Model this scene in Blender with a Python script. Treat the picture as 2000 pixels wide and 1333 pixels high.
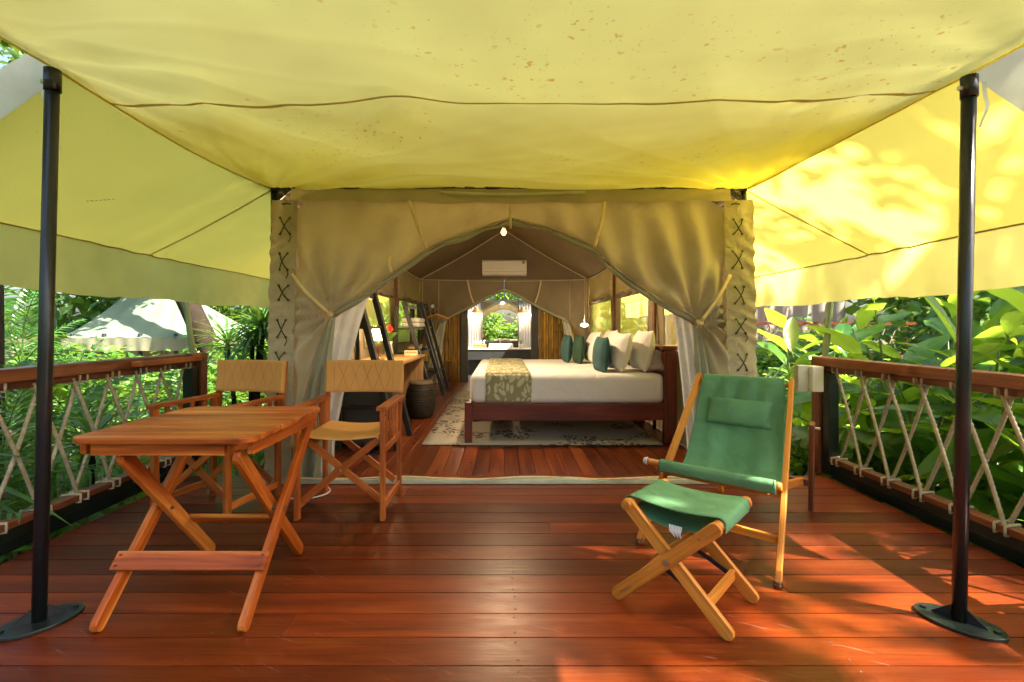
import bpy, math, random
import numpy as np
from mathutils import Vector, Matrix, noise as mnoise

# ------------------------------------------------------------------ scene
for o in list(bpy.data.objects):
    bpy.data.objects.remove(o, do_unlink=True)
SC = bpy.context.scene
COL = SC.collection
R = math.radians
CAM = Vector((-0.05, 0.0, 1.10))

cam_d = bpy.data.cameras.new('camera')
cam_d.lens = 17.0
cam_d.sensor_width = 36.0
cam_d.shift_x = 0.010
cam_d.shift_y = -0.01325
cam_d.clip_start = 0.03
cam_d.clip_end = 500.0
cam = bpy.data.objects.new('camera', cam_d)
COL.objects.link(cam)
cam.location = CAM
cam.rotation_euler = (R(90), 0, 0)
SC.camera = cam

# sun: high, from the right of the deck and a little behind the camera
SUN_EL, SUN_AZ = R(50), math.atan2(0.90, -0.40)      # azimuth measured from +y towards +x
sun_dir = Vector((math.cos(SUN_EL) * math.sin(SUN_AZ), math.cos(SUN_EL) * math.cos(SUN_AZ), math.sin(SUN_EL)))
sun_d = bpy.data.lights.new('sun', 'SUN')
sun_d.energy = 5.0
sun_d.angle = R(0.6)
sun_d.color = (1.0, 0.90, 0.72)
sun = bpy.data.objects.new('sun', sun_d)
COL.objects.link(sun)
sun.rotation_euler = (-sun_dir).to_track_quat('-Z', 'Y').to_euler()

W = bpy.data.worlds.new('World')
SC.world = W
W.use_nodes = True
nt = W.node_tree
nt.nodes.clear()
sky = nt.nodes.new('ShaderNodeTexSky')
sky.sky_type = 'NISHITA'
sky.sun_disc = False
sky.sun_elevation = SUN_EL
sky.sun_rotation = SUN_AZ
sky.air_density = 1.0
sky.dust_density = 4.5
bg = nt.nodes.new('ShaderNodeBackground')
bg.inputs['Strength'].default_value = 0.10
wo = nt.nodes.new('ShaderNodeOutputWorld')
nt.links.new(sky.outputs[0], bg.inputs[0])
nt.links.new(bg.outputs[0], wo.inputs[0])

SC.view_settings.view_transform = 'Standard'
SC.view_settings.look = 'None'
SC.view_settings.exposure = 2.36
SC.view_settings.gamma = 1.0
SC.render.engine = 'CYCLES'
SC.cycles.use_denoising = True
try:
    SC.cycles.denoiser = 'OPENIMAGEDENOISE'
except Exception:
    pass
SC.cycles.max_bounces = 7
SC.cycles.diffuse_bounces = 5
SC.cycles.glossy_bounces = 3
SC.cycles.transmission_bounces = 8
SC.cycles.transparent_max_bounces = 12
SC.cycles.sample_clamp_indirect = 8.0
SC.cycles.use_adaptive_sampling = True
SC.cycles.adaptive_threshold = 0.03
SC.cycles.adaptive_min_samples = 16
SC.cycles.caustics_reflective = False
SC.cycles.caustics_refractive = False

rnd = random.Random(7)

# ------------------------------------------------------------------ helpers
WLOC = {}      # objects whose meshes were authored in world coordinates -> their world origin


def lerp(a, b, t):
    return a + (b - a) * t


def pl(pts, t):
    """point on a polyline of equal-parameter knots, smooth (Catmull-Rom), t in 0..1"""
    n = len(pts) - 1
    f = min(max(t, 0.0), 1.0) * n
    i = min(int(f), n - 1)
    u = f - i
    p1, p2 = pts[i], pts[i + 1]
    p0 = pts[i - 1] if i > 0 else tuple(2 * a - b for a, b in zip(p1, p2))
    p3 = pts[i + 2] if i + 2 <= n else tuple(2 * b - a for a, b in zip(p1, p2))
    out = []
    for a, b, c, d in zip(p0, p1, p2, p3):
        out.append(0.5 * (2 * b + (c - a) * u + (2 * a - 5 * b + 4 * c - d) * u * u + (3 * b - a - 3 * c + d) * u ** 3))
    return tuple(out)


def interp(x, xs, ys):
    return float(np.interp(x, xs, ys))


class MB:
    def __init__(s):
        s.v, s.f, s.g, s.flat = [], [], [], set()

    def add(s, vs, fs, gs=None, flat=False):
        k = len(s.v)
        s.v += [tuple(p) for p in vs]
        s.g += [tuple(p) for p in (gs if gs is not None else vs)]
        for f in fs:
            if flat:
                s.flat.add(len(s.f))
            s.f.append(tuple(i + k for i in f))
        return s

    def beam(s, p0, p1, w, h, up=(0, 0, 1)):
        p0, p1 = Vector(p0), Vector(p1)
        d = (p1 - p0)
        L = d.length
        d.normalize()
        up = Vector(up)
        side = d.cross(up)
        if side.length < 1e-4:
            side = d.cross(Vector((0, 1, 0)))
        side.normalize()
        u2 = side.cross(d).normalized()
        vs, gs = [], []
        for t, p in ((0, p0), (L, p1)):
            for a, b in ((-1, -1), (1, -1), (1, 1), (-1, 1)):
                vs.append(p + side * (a * w / 2) + u2 * (b * h / 2))
                gs.append((t, a * w / 2, b * h / 2))
        return s.add(vs, [(3, 2, 1, 0), (4, 5, 6, 7), (0, 1, 5, 4), (1, 2, 6, 5), (2, 3, 7, 6), (3, 0, 4, 7)], gs, flat=True)

    def box(s, c, size):
        c = Vector(c)
        ax = max(range(3), key=lambda i: size[i])
        d = Vector((0, 0, 0))
        d[ax] = size[ax] / 2
        if ax == 0:
            return s.beam(c - d, c + d, size[1], size[2], (0, 0, 1))
        if ax == 1:
            return s.beam(c - d, c + d, size[0], size[2], (0, 0, 1))
        return s.beam(c - d, c + d, size[0], size[1], (0, 1, 0))

    def prism(s, pts, thick, origin, ax, ay, az):
        """flat polygon pts (2-D, ccw) in the ax/ay plane, extruded along az"""
        O, ax, ay, az = Vector(origin), Vector(ax), Vector(ay), Vector(az)
        n = len(pts)
        vs, gs = [], []
        for t in (-thick / 2, thick / 2):
            for x, y in pts:
                vs.append(O + ax * x + ay * y + az * t)
                gs.append((x, y, t))
        fs = [tuple(range(n - 1, -1, -1)), tuple(range(n, 2 * n))]
        fs += [(i, (i + 1) % n, n + (i + 1) % n, n + i) for i in range(n)]
        return s.add(vs, fs, gs, flat=True)

    def slatround(s, p0, p1, w, t, nrm, seg=6):
        """bar with half-round ends: length axis p0->p1, width w, thickness t along nrm"""
        p0, p1, nrm = Vector(p0), Vector(p1), Vector(nrm).normalized()
        d = (p1 - p0)
        L = d.length
        d.normalize()
        side = nrm.cross(d).normalized()
        pts = []
        for i in range(seg + 1):
            a = -math.pi / 2 + math.pi * i / seg
            pts.append((L + math.cos(a) * w / 2, math.sin(a) * w / 2))
        for i in range(seg + 1):
            a = math.pi / 2 + math.pi * i / seg
            pts.append((math.cos(a) * w / 2, math.sin(a) * w / 2))
        return s.prism(pts, t, p0, d, side, nrm)

    def tube(s, pts, r, n=8, cap=True, closed=False):
        pts = [Vector(p) for p in pts]
        m = len(pts)
        rs = r if isinstance(r, (list, tuple)) else [r] * m
        vs, gs = [], []
        prev = None
        dist = 0.0
        for i, p in enumerate(pts):
            if closed:
                d = pts[(i + 1) % m] - pts[i - 1]
            else:
                d = pts[min(i + 1, m - 1)] - pts[max(i - 1, 0)]
            d.normalize()
            if prev is None:
                a = Vector((0, 0, 1)) if abs(d.z) < 0.9 else Vector((1, 0, 0))
                x = d.cross(a).normalized()
            else:
                x = (prev - d * prev.dot(d)).normalized()
            prev = x
            y = d.cross(x)
            if i:
                dist += (p - pts[i - 1]).length
            for k in range(n):
                a = 2 * math.pi * k / n
                vs.append(p + (x * math.cos(a) + y * math.sin(a)) * rs[i])
                gs.append((dist, math.cos(a) * rs[i], math.sin(a) * rs[i]))
        fs = []
        for i in range(m if closed else m - 1):
            j = (i + 1) % m
            for k in range(n):
                k2 = (k + 1) % n
                fs.append((i * n + k, i * n + k2, j * n + k2, j * n + k))
        s.add(vs, fs, gs)
        if cap and not closed:
            k0 = len(s.v) - m * n
            for base, rev in ((k0, True), (k0 + (m - 1) * n, False)):
                f = tuple(base + k for k in range(n))
                s.flat.add(len(s.f))
                s.f.append(f[::-1] if rev else f)
        return s

    def grid(s, fn, nu, nv, flip=False, gfn=None):
        vs, gs = [], []
        for j in range(nv + 1):
            for i in range(nu + 1):
                u, v = i / nu, j / nv
                p = fn(u, v)
                vs.append(p)
                gs.append(gfn(u, v) if gfn else p)
        fs = []
        for j in range(nv):
            for i in range(nu):
                a = j * (nu + 1) + i
                q = (a, a + 1, a + nu + 2, a + nu + 1)
                fs.append(q[::-1] if flip else q)
        return s.add(vs, fs, gs)

    def lathe(s, prof, n=20, c=(0, 0, 0), cap=True, sx=1.0, sy=1.0):
        vs = []
        for r, z in prof:
            for k in range(n):
                a = 2 * math.pi * k / n
                vs.append((c[0] + r * sx * math.cos(a), c[1] + r * sy * math.sin(a), c[2] + z))
        fs = []
        for i in range(len(prof) - 1):
            for k in range(n):
                k2 = (k + 1) % n
                fs.append((i * n + k, i * n + k2, (i + 1) * n + k2, (i + 1) * n + k))
        k0 = len(s.v)
        s.add(vs, fs)
        if cap:
            m = len(prof)
            s.flat.add(len(s.f))
            s.f.append(tuple(k0 + k for k in range(n))[::-1])
            s.flat.add(len(s.f))
            s.f.append(tuple(k0 + (m - 1) * n + k for k in range(n)))
        return s

    def mesh(s, name, mat, off=None, smooth=False):
        me = bpy.data.meshes.new(name)
        v = s.v
        if off is not None:
            v = [(p[0] - off[0], p[1] - off[1], p[2] - off[2]) for p in v]
        me.from_pydata(v, [], s.f)
        at = me.attributes.new('g', 'FLOAT_VECTOR', 'POINT')
        at.data.foreach_set('vector', np.array(s.g, dtype=np.float32).ravel())
        if smooth:
            me.polygons.foreach_set('use_smooth', [False if (i in s.flat and smooth != 'all') else True for i in range(len(s.f))])
        me.materials.append(mat)
        me.update()
        return me

    def build(s, name, mat, parent=None, smooth=False, bevel=0.0, bseg=2):
        off = None
        if parent is None:
            a = np.array(s.v)
            lo, hi = a.min(0), a.max(0)
            off = Vector(((lo[0] + hi[0]) / 2, (lo[1] + hi[1]) / 2, lo[2]))
        elif parent in WLOC:
            off = WLOC[parent]
        me = s.mesh(name, mat, off, smooth)
        o = bpy.data.objects.new(name, me)
        COL.objects.link(o)
        if parent is None:
            o.location = off
            WLOC[o] = off
        else:
            o.parent = parent
            if parent in WLOC:
                WLOC[o] = off
        if bevel:
            m = o.modifiers.new('soft_edge', 'BEVEL')
            m.width = bevel
            m.segments = bseg
            m.limit_method = 'ANGLE'
            m.angle_limit = R(40)
        return o


def tag(o, label=None, cat=None, group=None, kind=None):
    if label:
        o['label'] = label
    if cat:
        o['category'] = cat
    if group:
        o['group'] = group
    if kind:
        o['kind'] = kind
    return o


def thing(name, label, cat, loc, rz=0.0, group=None, world=True, kind=None):
    o = bpy.data.objects.new(name, None)
    o.empty_display_size = 0.1
    COL.objects.link(o)
    o.location = loc
    o.rotation_euler = (0, 0, rz)
    tag(o, label, cat, group, kind)
    if world:
        WLOC[o] = Vector(loc)
    return o


def inst(name, me, parent, M, bevel_from=None):
    """object sharing mesh data, local matrix M under parent"""
    o = bpy.data.objects.new(name, me)
    COL.objects.link(o)
    if parent is not None:
        o.parent = parent
    o.matrix_local = M
    return o


def copy_tree(o, parent=None):
    c = o.copy()
    COL.objects.link(c)
    c.parent = parent
    for ch in list(o.children):
        copy_tree(ch, c)
    return c


def frame(loc, xa, ya, za, s=1.0):
    M = Matrix.Identity(4)
    for i, a in enumerate((xa, ya, za)):
        for k in range(3):
            M[k][i] = a[k] * s
    for k in range(3):
        M[k][3] = loc[k]
    return M


# ------------------------------------------------------------------ materials
def nodes(name):
    m = bpy.data.materials.new(name)
    m.use_nodes = True
    t = m.node_tree
    t.nodes.clear()
    out = t.nodes.new('ShaderNodeOutputMaterial')
    return m, t, out


def N(t, kind, **kw):
    n = t.nodes.new('ShaderNode' + kind)
    for k, v in kw.items():
        if hasattr(n, k) and k not in n.inputs:
            setattr(n, k, v)
        else:
            n.inputs[k].default_value = v
    return n


def ramp(t, fac, stops):
    r = t.nodes.new('ShaderNodeValToRGB')
    e = r.color_ramp.elements
    while len(e) < len(stops):
        e.new(0.5)
    for x, (p, c) in zip(e, stops):
        x.position = p
        x.color = (*c, 1) if len(c) == 3 else c
    t.links.new(fac, r.inputs[0])
    return r.outputs[0]


def gvec(t, scale, rand=True):
    a = N(t, 'Attribute', attribute_name='g')
    out = a.outputs['Vector']
    if rand:
        oi = N(t, 'ObjectInfo')
        ml = N(t, 'Math', operation='MULTIPLY')
        ml.inputs[1].default_value = 37.0
        t.links.new(oi.outputs['Random'], ml.inputs[0])
        ad = N(t, 'VectorMath', operation='ADD')
        t.links.new(out, ad.inputs[0])
        t.links.new(ml.outputs[0], ad.inputs[1])
        out = ad.outputs[0]
    sc = N(t, 'VectorMath', operation='MULTIPLY')
    sc.inputs[1].default_value = scale
    t.links.new(out, sc.inputs[0])
    return sc.outputs[0]


def noise(t, vec, scale=1.0, detail=3.0, rough=0.55, dist=0.0):
    n = N(t, 'TexNoise')
    n.inputs['Scale'].default_value = scale
    n.inputs['Detail'].default_value = detail
    n.inputs['Roughness'].default_value = rough
    n.inputs['Distortion'].default_value = dist
    t.links.new(vec, n.inputs['Vector'])
    return n.outputs[0]


def mixc(t, fac, a, b, mode='MIX'):
    m = t.nodes.new('ShaderNodeMix')
    m.data_type = 'RGBA'
    m.blend_type = mode
    for sock, val in ((m.inputs[0], fac), (m.inputs[6], a), (m.inputs[7], b)):
        if isinstance(val, (int, float)):
            sock.default_value = val
        elif isinstance(val, tuple):
            sock.default_value = (*val, 1) if len(val) == 3 else val
        else:
            t.links.new(val, sock)
    return m.outputs[2]


def bump(t, h, strength=0.2, dist=0.01):
    b = N(t, 'Bump')
    b.inputs['Strength'].default_value = strength
    b.inputs['Distance'].default_value = dist
    t.links.new(h, b.inputs['Height'])
    return b.outputs[0]


def wood(name, dark, mid, light, rough=0.4, vary=0.35, scratch=0.0, coat=0.0, fine=1.0, spec=0.5, span=(0.34, 0.68)):
    m, t, out = nodes(name)
    n1 = noise(t, gvec(t, (1.1, 11, 11)), 1.0, 4, 0.6, 0.6)
    n2 = noise(t, gvec(t, (3.0, 95 * fine, 95 * fine)), 1.0, 3, 0.6)
    c1 = ramp(t, n1, [(span[0], dark), (0.5, mid), (span[1], light)])
    c2 = ramp(t, n2, [(0.30, (0.45, 0.45, 0.45)), (0.60, (1, 1, 1))])
    c = mixc(t, 0.55, c1, c2, 'MULTIPLY')
    oi = N(t, 'ObjectInfo')
    hv = N(t, 'HueSaturation')
    mr = N(t, 'MapRange')
    mr.inputs['To Min'].default_value = 1 - vary
    mr.inputs['To Max'].default_value = 1 + vary
    t.links.new(oi.outputs['Random'], mr.inputs['Value'])
    t.links.new(mr.outputs[0], hv.inputs['Value'])
    t.links.new(c, hv.inputs['Color'])
    col = hv.outputs[0]
    rg = N(t, 'MapRange')
    rg.inputs['To Min'].default_value = rough * 0.75
    rg.inputs['To Max'].default_value = min(1.0, rough * 1.45)
    t.links.new(noise(t, gvec(t, (5, 18, 18)), 1.0, 4, 0.7), rg.inputs['Value'])
    rough_out = rg.outputs[0]
    if scratch:
        geo = N(t, 'NewGeometry')
        sm = N(t, 'VectorMath', operation='MULTIPLY')
        sm.inputs[1].default_value = (5.0, 60.0, 1.0)
        rot = N(t, 'VectorRotate')
        rot.inputs['Angle'].default_value = 0.45
        rot.inputs['Axis'].default_value = (0, 0, 1)
        t.links.new(geo.outputs['Position'], rot.inputs['Vector'])
        t.links.new(rot.outputs[0], sm.inputs[0])
        s1 = noise(t, sm.outputs[0], 1.0, 3, 0.6, 0.4)
        big = noise(t, geo.outputs['Position'], 1.7, 3, 0.6)
        k1 = ramp(t, s1, [(0.63, (0, 0, 0)), (0.72, (1, 1, 1))])
        k2 = ramp(t, big, [(0.45, (0, 0, 0)), (0.65, (1, 1, 1))])
        k = mixc(t, 1.0, k1, k2, 'MULTIPLY')
        kk = N(t, 'Math', operation='MULTIPLY')
        kk.inputs[1].default_value = scratch
        t.links.new(k, kk.inputs[0])
        col = mixc(t, kk.outputs[0], col, (0.42, 0.26, 0.20))
        dust = ramp(t, noise(t, geo.outputs['Position'], 0.9, 5, 0.7), [(0.42, (0, 0, 0)), (0.8, (1, 1, 1))])
        dk = N(t, 'Math', operation='MULTIPLY')
        dk.inputs[1].default_value = 0.05
        t.links.new(dust, dk.inputs[0])
        col = mixc(t, dk.outputs[0], col, (0.36, 0.22, 0.17))
        ra = N(t, 'Math', operation='ADD')
        t.links.new(rough_out, ra.inputs[0])
        t.links.new(dk.outputs[0], ra.inputs[1])
        rough_out = ra.outputs[0]
    p = N(t, 'BsdfPrincipled')
    t.links.new(col, p.inputs['Base Color'])
    t.links.new(rough_out, p.inputs['Roughness'])
    p.inputs['Coat Weight'].default_value = coat
    p.inputs['Specular IOR Level'].default_value = spec
    p.inputs['Coat Roughness'].default_value = 0.25
    t.links.new(bump(t, noise(t, gvec(t, (3.0, 95 * fine, 95 * fine)), 1.0, 1, 0.6), 0.2, 0.002), p.inputs['Normal'])
    t.links.new(p.outputs[0], out.inputs[0])
    return m


def plain(name, col, rough=0.5, metal=0.0, vary=0.15, nscale=6.0, bumps=0.1, bscale=60.0, spec=0.5):
    m, t, out = nodes(name)
    tc = N(t, 'TexCoord')
    n = noise(t, tc.outputs['Object'], nscale, 4, 0.65)
    c = ramp(t, n, [(0.25, tuple(max(0, x * (1 - vary)) for x in col)), (0.75, tuple(min(1, x * (1 + vary)) for x in col))])
    p = N(t, 'BsdfPrincipled')
    t.links.new(c, p.inputs['Base Color'])
    p.inputs['Metallic'].default_value = metal
    p.inputs['Specular IOR Level'].default_value = spec
    mr = N(t, 'MapRange')
    mr.inputs['To Min'].default_value = rough * 0.8
    mr.inputs['To Max'].default_value = min(1, rough * 1.25)
    t.links.new(noise(t, tc.outputs['Object'], nscale * 3, 4), mr.inputs['Value'])
    t.links.new(mr.outputs[0], p.inputs['Roughness'])
    if bumps:
        t.links.new(bump(t, noise(t, tc.outputs['Object'], bscale, 2), bumps, 0.004), p.inputs['Normal'])
    t.links.new(p.outputs[0], out.inputs[0])
    return m


def cloth(name, col, tcol=None, tfac=0.0, vary=0.12, nscale=3.0, weave=500.0, stains=None, wrinkle=0.0, rough=0.85, wscale=9.0, coords='Object'):
    """woven cloth; tfac of the light passes through"""
    m, t, out = nodes(name)
    tc = N(t, 'TexCoord')
    vec = tc.outputs[coords]
    n = noise(t, vec, nscale, 3, 0.65)
    lo = tuple(x * (1 - vary) for x in col)
    hi = tuple(min(1, x * (1 + vary)) for x in col)
    c = ramp(t, n, [(0.3, lo), (0.7, hi)])
    ct = None
    if tcol:
        ct = ramp(t, n, [(0.3, tuple(x * (1 - vary) for x in tcol)), (0.7, tuple(min(1, x * (1 + vary)) for x in tcol))])
    if stains:
        for sc, thr, scol, amt in stains:
            v1 = noise(t, vec, sc, 2, 0.5)
            v2 = noise(t, vec, 1.1, 3, 0.6)
            a = ramp(t, v1, [(thr, (0, 0, 0)), (thr + 0.05, (1, 1, 1))])
            b = ramp(t, v2, [(0.48, (0, 0, 0)), (0.62, (1, 1, 1))])
            k = mixc(t, 1.0, a, b, 'MULTIPLY')
            km = N(t, 'Math', operation='MULTIPLY')
            km.inputs[1].default_value = amt
            t.links.new(k, km.inputs[0])
            c = mixc(t, km.outputs[0], c, scol)
            if ct is not None:
                ct = mixc(t, km.outputs[0], ct, scol)
    p = N(t, 'BsdfPrincipled')
    t.links.new(c, p.inputs['Base Color'])
    p.inputs['Roughness'].default_value = rough
    p.inputs['Specular IOR Level'].default_value = 0.2
    nb = None
    if wrinkle:
        b2 = N(t, 'Bump')
        b2.inputs['Strength'].default_value = wrinkle
        b2.inputs['Distance'].default_value = 0.03
        t.links.new(noise(t, vec, wscale, 2, 0.5, 0.8), b2.inputs['Height'])
        nb = b2.outputs[0]
        t.links.new(nb, p.inputs['Normal'])
    sh = p.outputs[0]
    if tcol:
        tr = N(t, 'BsdfTranslucent')
        t.links.new(ct, tr.inputs['Color'])
        if nb is not None:
            t.links.new(nb, tr.inputs['Normal'])
        mx = N(t, 'MixShader')
        mx.inputs[0].default_value = tfac
        t.links.new(sh, mx.inputs[1])
        t.links.new(tr.outputs[0], mx.inputs[2])
        sh = mx.outputs[0]
    t.links.new(sh, out.inputs[0])
    return m


def leafmat(name, col, col2, tcol, rough=0.35, tfac=0.35, veins=True, per_leaf=True):
    m, t, out = nodes(name)
    oi = N(t, 'ObjectInfo')
    geo = N(t, 'NewGeometry')
    rv = oi.outputs['Random'] if per_leaf else geo.outputs['Random Per Island']
    c = ramp(t, rv, [(0.0, col), (0.55, tuple((x + y_) / 2 for x, y_ in zip(col, col2))), (0.93, col2), (1.0, (0.26, 0.24, 0.05))])
    p = N(t, 'BsdfPrincipled')
    if veins:
        a = N(t, 'Attribute', attribute_name='g')
        sp = N(t, 'SeparateXYZ')
        t.links.new(a.outputs['Vector'], sp.inputs[0])
        ab = N(t, 'Math', operation='ABSOLUTE')
        t.links.new(sp.outputs[1], ab.inputs[0])
        rib = ramp(t, ab.outputs[0], [(0.0, (1, 1, 1)), (0.07, (0, 0, 0))])
        k = N(t, 'Math', operation='MULTIPLY')
        k.inputs[1].default_value = 0.55
        t.links.new(rib, k.inputs[0])
        c = mixc(t, k.outputs[0], c, (0.22, 0.36, 0.06))
        ml = N(t, 'Math', operation='MULTIPLY_ADD')
        ml.inputs[1].default_value = -0.35
        t.links.new(ab.outputs[0], ml.inputs[0])
        t.links.new(sp.outputs[0], ml.inputs[2])
        sn = N(t, 'Math', operation='MULTIPLY')
        sn.inputs[1].default_value = 190.0
        t.links.new(ml.outputs[0], sn.inputs[0])
        si = N(t, 'Math', operation='SINE')
        t.links.new(sn.outputs[0], si.inputs[0])
        t.links.new(bump(t, si.outputs[0], 0.30, 0.01), p.inputs['Normal'])
        tcn = N(t, 'TexCoord')
        blot = ramp(t, noise(t, tcn.outputs['Object'], 9.0, 3, 0.7), [(0.60, (0, 0, 0)), (0.72, (1, 1, 1))])
        kb = N(t, 'Math', operation='MULTIPLY')
        kb.inputs[1].default_value = 0.45
        t.links.new(blot, kb.inputs[0])
        c = mixc(t, kb.outputs[0], c, (0.17, 0.17, 0.035))
    t.links.new(c, p.inputs['Base Color'])
    p.inputs['Roughness'].default_value = rough
    tr = N(t, 'BsdfTranslucent')
    tc_ = ramp(t, rv, [(0.0, tuple(x * 0.7 for x in tcol)), (1.0, tcol)])
    t.links.new(tc_, tr.inputs['Color'])
    mx = N(t, 'MixShader')
    mx.inputs[0].default_value = tfac
    t.links.new(p.outputs[0], mx.inputs[1])
    t.links.new(tr.outputs[0], mx.inputs[2])
    t.links.new(mx.outputs[0], out.inputs[0])
    return m


def emit(name, col, strength):
    m, t, out = nodes(name)
    e = N(t, 'Emission')
    e.inputs[0].default_value = (*col, 1)
    e.inputs[1].default_value = strength
    t.links.new(e.outputs[0], out.inputs[0])
    return m


def screen_mat(name, col, alpha):
    """insect netting: partly open weave"""
    m, t, out = nodes(name)
    tr = N(t, 'BsdfTransparent')
    d = N(t, 'BsdfDiffuse')
    d.inputs[0].default_value = (*col, 1)
    tl = N(t, 'BsdfTranslucent')
    tl.inputs[0].default_value = (*col, 1)
    mm = N(t, 'MixShader')
    mm.inputs[0].default_value = 0.5
    t.links.new(d.outputs[0], mm.inputs[1])
    t.links.new(tl.outputs[0], mm.inputs[2])
    mx = N(t, 'MixShader')
    tc = N(t, 'TexCoord')
    n = noise(t, tc.outputs['Object'], 9.0, 4)
    mr = N(t, 'MapRange')
    mr.inputs['To Min'].default_value = max(0, alpha - 0.12)
    mr.inputs['To Max'].default_value = min(1, alpha + 0.12)
    t.links.new(n, mr.inputs['Value'])
    t.links.new(mr.outputs[0], mx.inputs[0])
    t.links.new(tr.outputs[0], mx.inputs[1])
    t.links.new(mm.outputs[0], mx.inputs[2])
    t.links.new(mx.outputs[0], out.inputs[0])
    return m


M = {}
M['deck'] = wood('deck_wood', (0.055, 0.0060, 0.0014), (0.140, 0.0205, 0.0028), (0.24, 0.048, 0.0055), 0.31, 0.48, scratch=0.45, coat=0.0, spec=0.27, span=(0.18, 0.84))
M['floor'] = wood('tent_floor_wood', (0.09, 0.016, 0.005), (0.17, 0.036, 0.009), (0.26, 0.07, 0.016), 0.28, 0.42, coat=0.0)
M['table'] = wood('table_wood', (0.23, 0.033, 0.004), (0.47, 0.100, 0.011), (0.72, 0.26, 0.045), 0.34, 0.14, coat=0.0, spec=0.4)
M['chairwood'] = wood('chair_wood', (0.25, 0.05, 0.008), (0.42, 0.098, 0.013), (0.58, 0.17, 0.027), 0.42, 0.16)
M['teak'] = wood('light_teak', (0.42, 0.13, 0.014), (0.60, 0.215, 0.025), (0.72, 0.31, 0.05), 0.42, 0.12)
M['darkpost'] = wood('dark_post_wood', (0.09, 0.03, 0.014), (0.15, 0.05, 0.022), (0.22, 0.085, 0.04), 0.5, 0.15)
M['rail'] = wood('rail_wood', (0.13, 0.032, 0.012), (0.21, 0.055, 0.02), (0.30, 0.085, 0.032), 0.38, 0.12, coat=0.15)
M['bedwood'] = wood('bed_wood', (0.085, 0.012, 0.008), (0.15, 0.022, 0.013), (0.21, 0.04, 0.02), 0.28, 0.1, coat=0.3)
M['deskwood'] = wood('desk_wood', (0.33, 0.17, 0.07), (0.46, 0.26, 0.11), (0.58, 0.36, 0.17), 0.45, 0.1)
M['bamboo'] = wood('bamboo', (0.20, 0.09, 0.025), (0.36, 0.19, 0.055), (0.52, 0.31, 0.11), 0.35, 0.45)
M['greybamboo'] = wood('green_bamboo', (0.18, 0.22, 0.08), (0.28, 0.34, 0.13), (0.38, 0.44, 0.2), 0.4, 0.1)
M['blackwood'] = plain('black_stained_wood', (0.018, 0.017, 0.018), 0.42, 0, 0.3)
M['steel'] = plain('black_painted_steel', (0.013, 0.014, 0.016), 0.30, 0.0, 0.35, 8, 0.12, 50)
M['greensteel'] = plain('dark_green_steel', (0.010, 0.016, 0.014), 0.32, 0.0, 0.35, 8, 0.1, 50)
M['chrome'] = plain('zinc_bolt', (0.55, 0.53, 0.5), 0.35, 1.0, 0.1)
M['awning'] = cloth('awning_canvas', (0.80, 0.71, 0.25), (0.95, 0.83, 0.24), 0.58, 0.13, 0.9,  # broad tone variation stands in for soft light spots through the tree gaps
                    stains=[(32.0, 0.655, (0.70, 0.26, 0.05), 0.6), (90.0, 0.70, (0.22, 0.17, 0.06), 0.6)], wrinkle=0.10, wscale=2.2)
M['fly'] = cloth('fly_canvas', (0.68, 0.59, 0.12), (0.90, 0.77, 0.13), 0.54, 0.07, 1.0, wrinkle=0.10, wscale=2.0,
                 stains=[(70.0, 0.74, (0.2, 0.15, 0.04), 0.5)])
M['valance'] = cloth('valance_canvas', (0.78, 0.69, 0.28), (0.96, 0.80, 0.23), 0.62, 0.08, 2.0, wrinkle=0.15, wscale=4.0)
M['seam'] = cloth('seam_tape', (0.52, 0.44, 0.18), (0.55, 0.43, 0.10), 0.45, 0.1, 4.0)
M['flapwhite'] = cloth('pale_flap', (0.74, 0.76, 0.62), (0.7, 0.72, 0.5), 0.35, 0.08, 6.0, wrinkle=0.3)
M['tan'] = cloth('tan_tent_canvas', (0.47, 0.44, 0.345), (0.55, 0.43, 0.18), 0.18, 0.12, 2.2, wrinkle=0.42, wscale=5.5)
M['tanlace'] = cloth('tan_flap_canvas', (0.44, 0.40, 0.31), (0.48, 0.38, 0.17), 0.13, 0.12, 5.0, wrinkle=0.7, wscale=11)
M['inner'] = cloth('brown_inner_canvas', (0.25, 0.205, 0.145), (0.28, 0.2, 0.10), 0.14, 0.10, 2.0, wrinkle=0.25, wscale=3.0)
M['innerroof'] = cloth('brown_roof_canvas', (0.165, 0.125, 0.082), (0.20, 0.12, 0.05), 0.03, 0.10, 2.0, wrinkle=0.25, wscale=3.0)
M['lining'] = cloth('grey_green_lining', (0.42, 0.43, 0.34), (0.4, 0.4, 0.28), 0.2, 0.1, 4.0, wrinkle=0.3)
M['netting'] = cloth('white_netting', (0.70, 0.71, 0.76), (0.7, 0.72, 0.78), 0.45, 0.06, 6.0, wrinkle=0.5, wscale=14)
M['cream'] = cloth('cream_webbing', (0.74, 0.60, 0.38), None, 0, 0.1, 20)
M['piping'] = cloth('cream_piping', (0.62, 0.52, 0.36), None, 0, 0.1, 20)
M['sill'] = cloth('sill_canvas', (0.46, 0.48, 0.36), None, 0, 0.15, 6.0, wrinkle=0.4)
M['lace'] = cloth('green_cord', (0.045, 0.075, 0.035), None, 0, 0.2, 40)
M['blackcord'] = cloth('dark_cord', (0.05, 0.045, 0.03), None, 0, 0.2, 40)
M['screen'] = screen_mat('window_netting', (0.78, 0.68, 0.38), 0.42)
M['white'] = cloth('white_sheet', (0.82, 0.82, 0.84), None, 0, 0.03, 4.0, wrinkle=0.45, wscale=5)
M['pillow'] = cloth('white_pillowcase', (0.82, 0.81, 0.79), None, 0, 0.03, 4.0, wrinkle=0.5, wscale=8)
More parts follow.
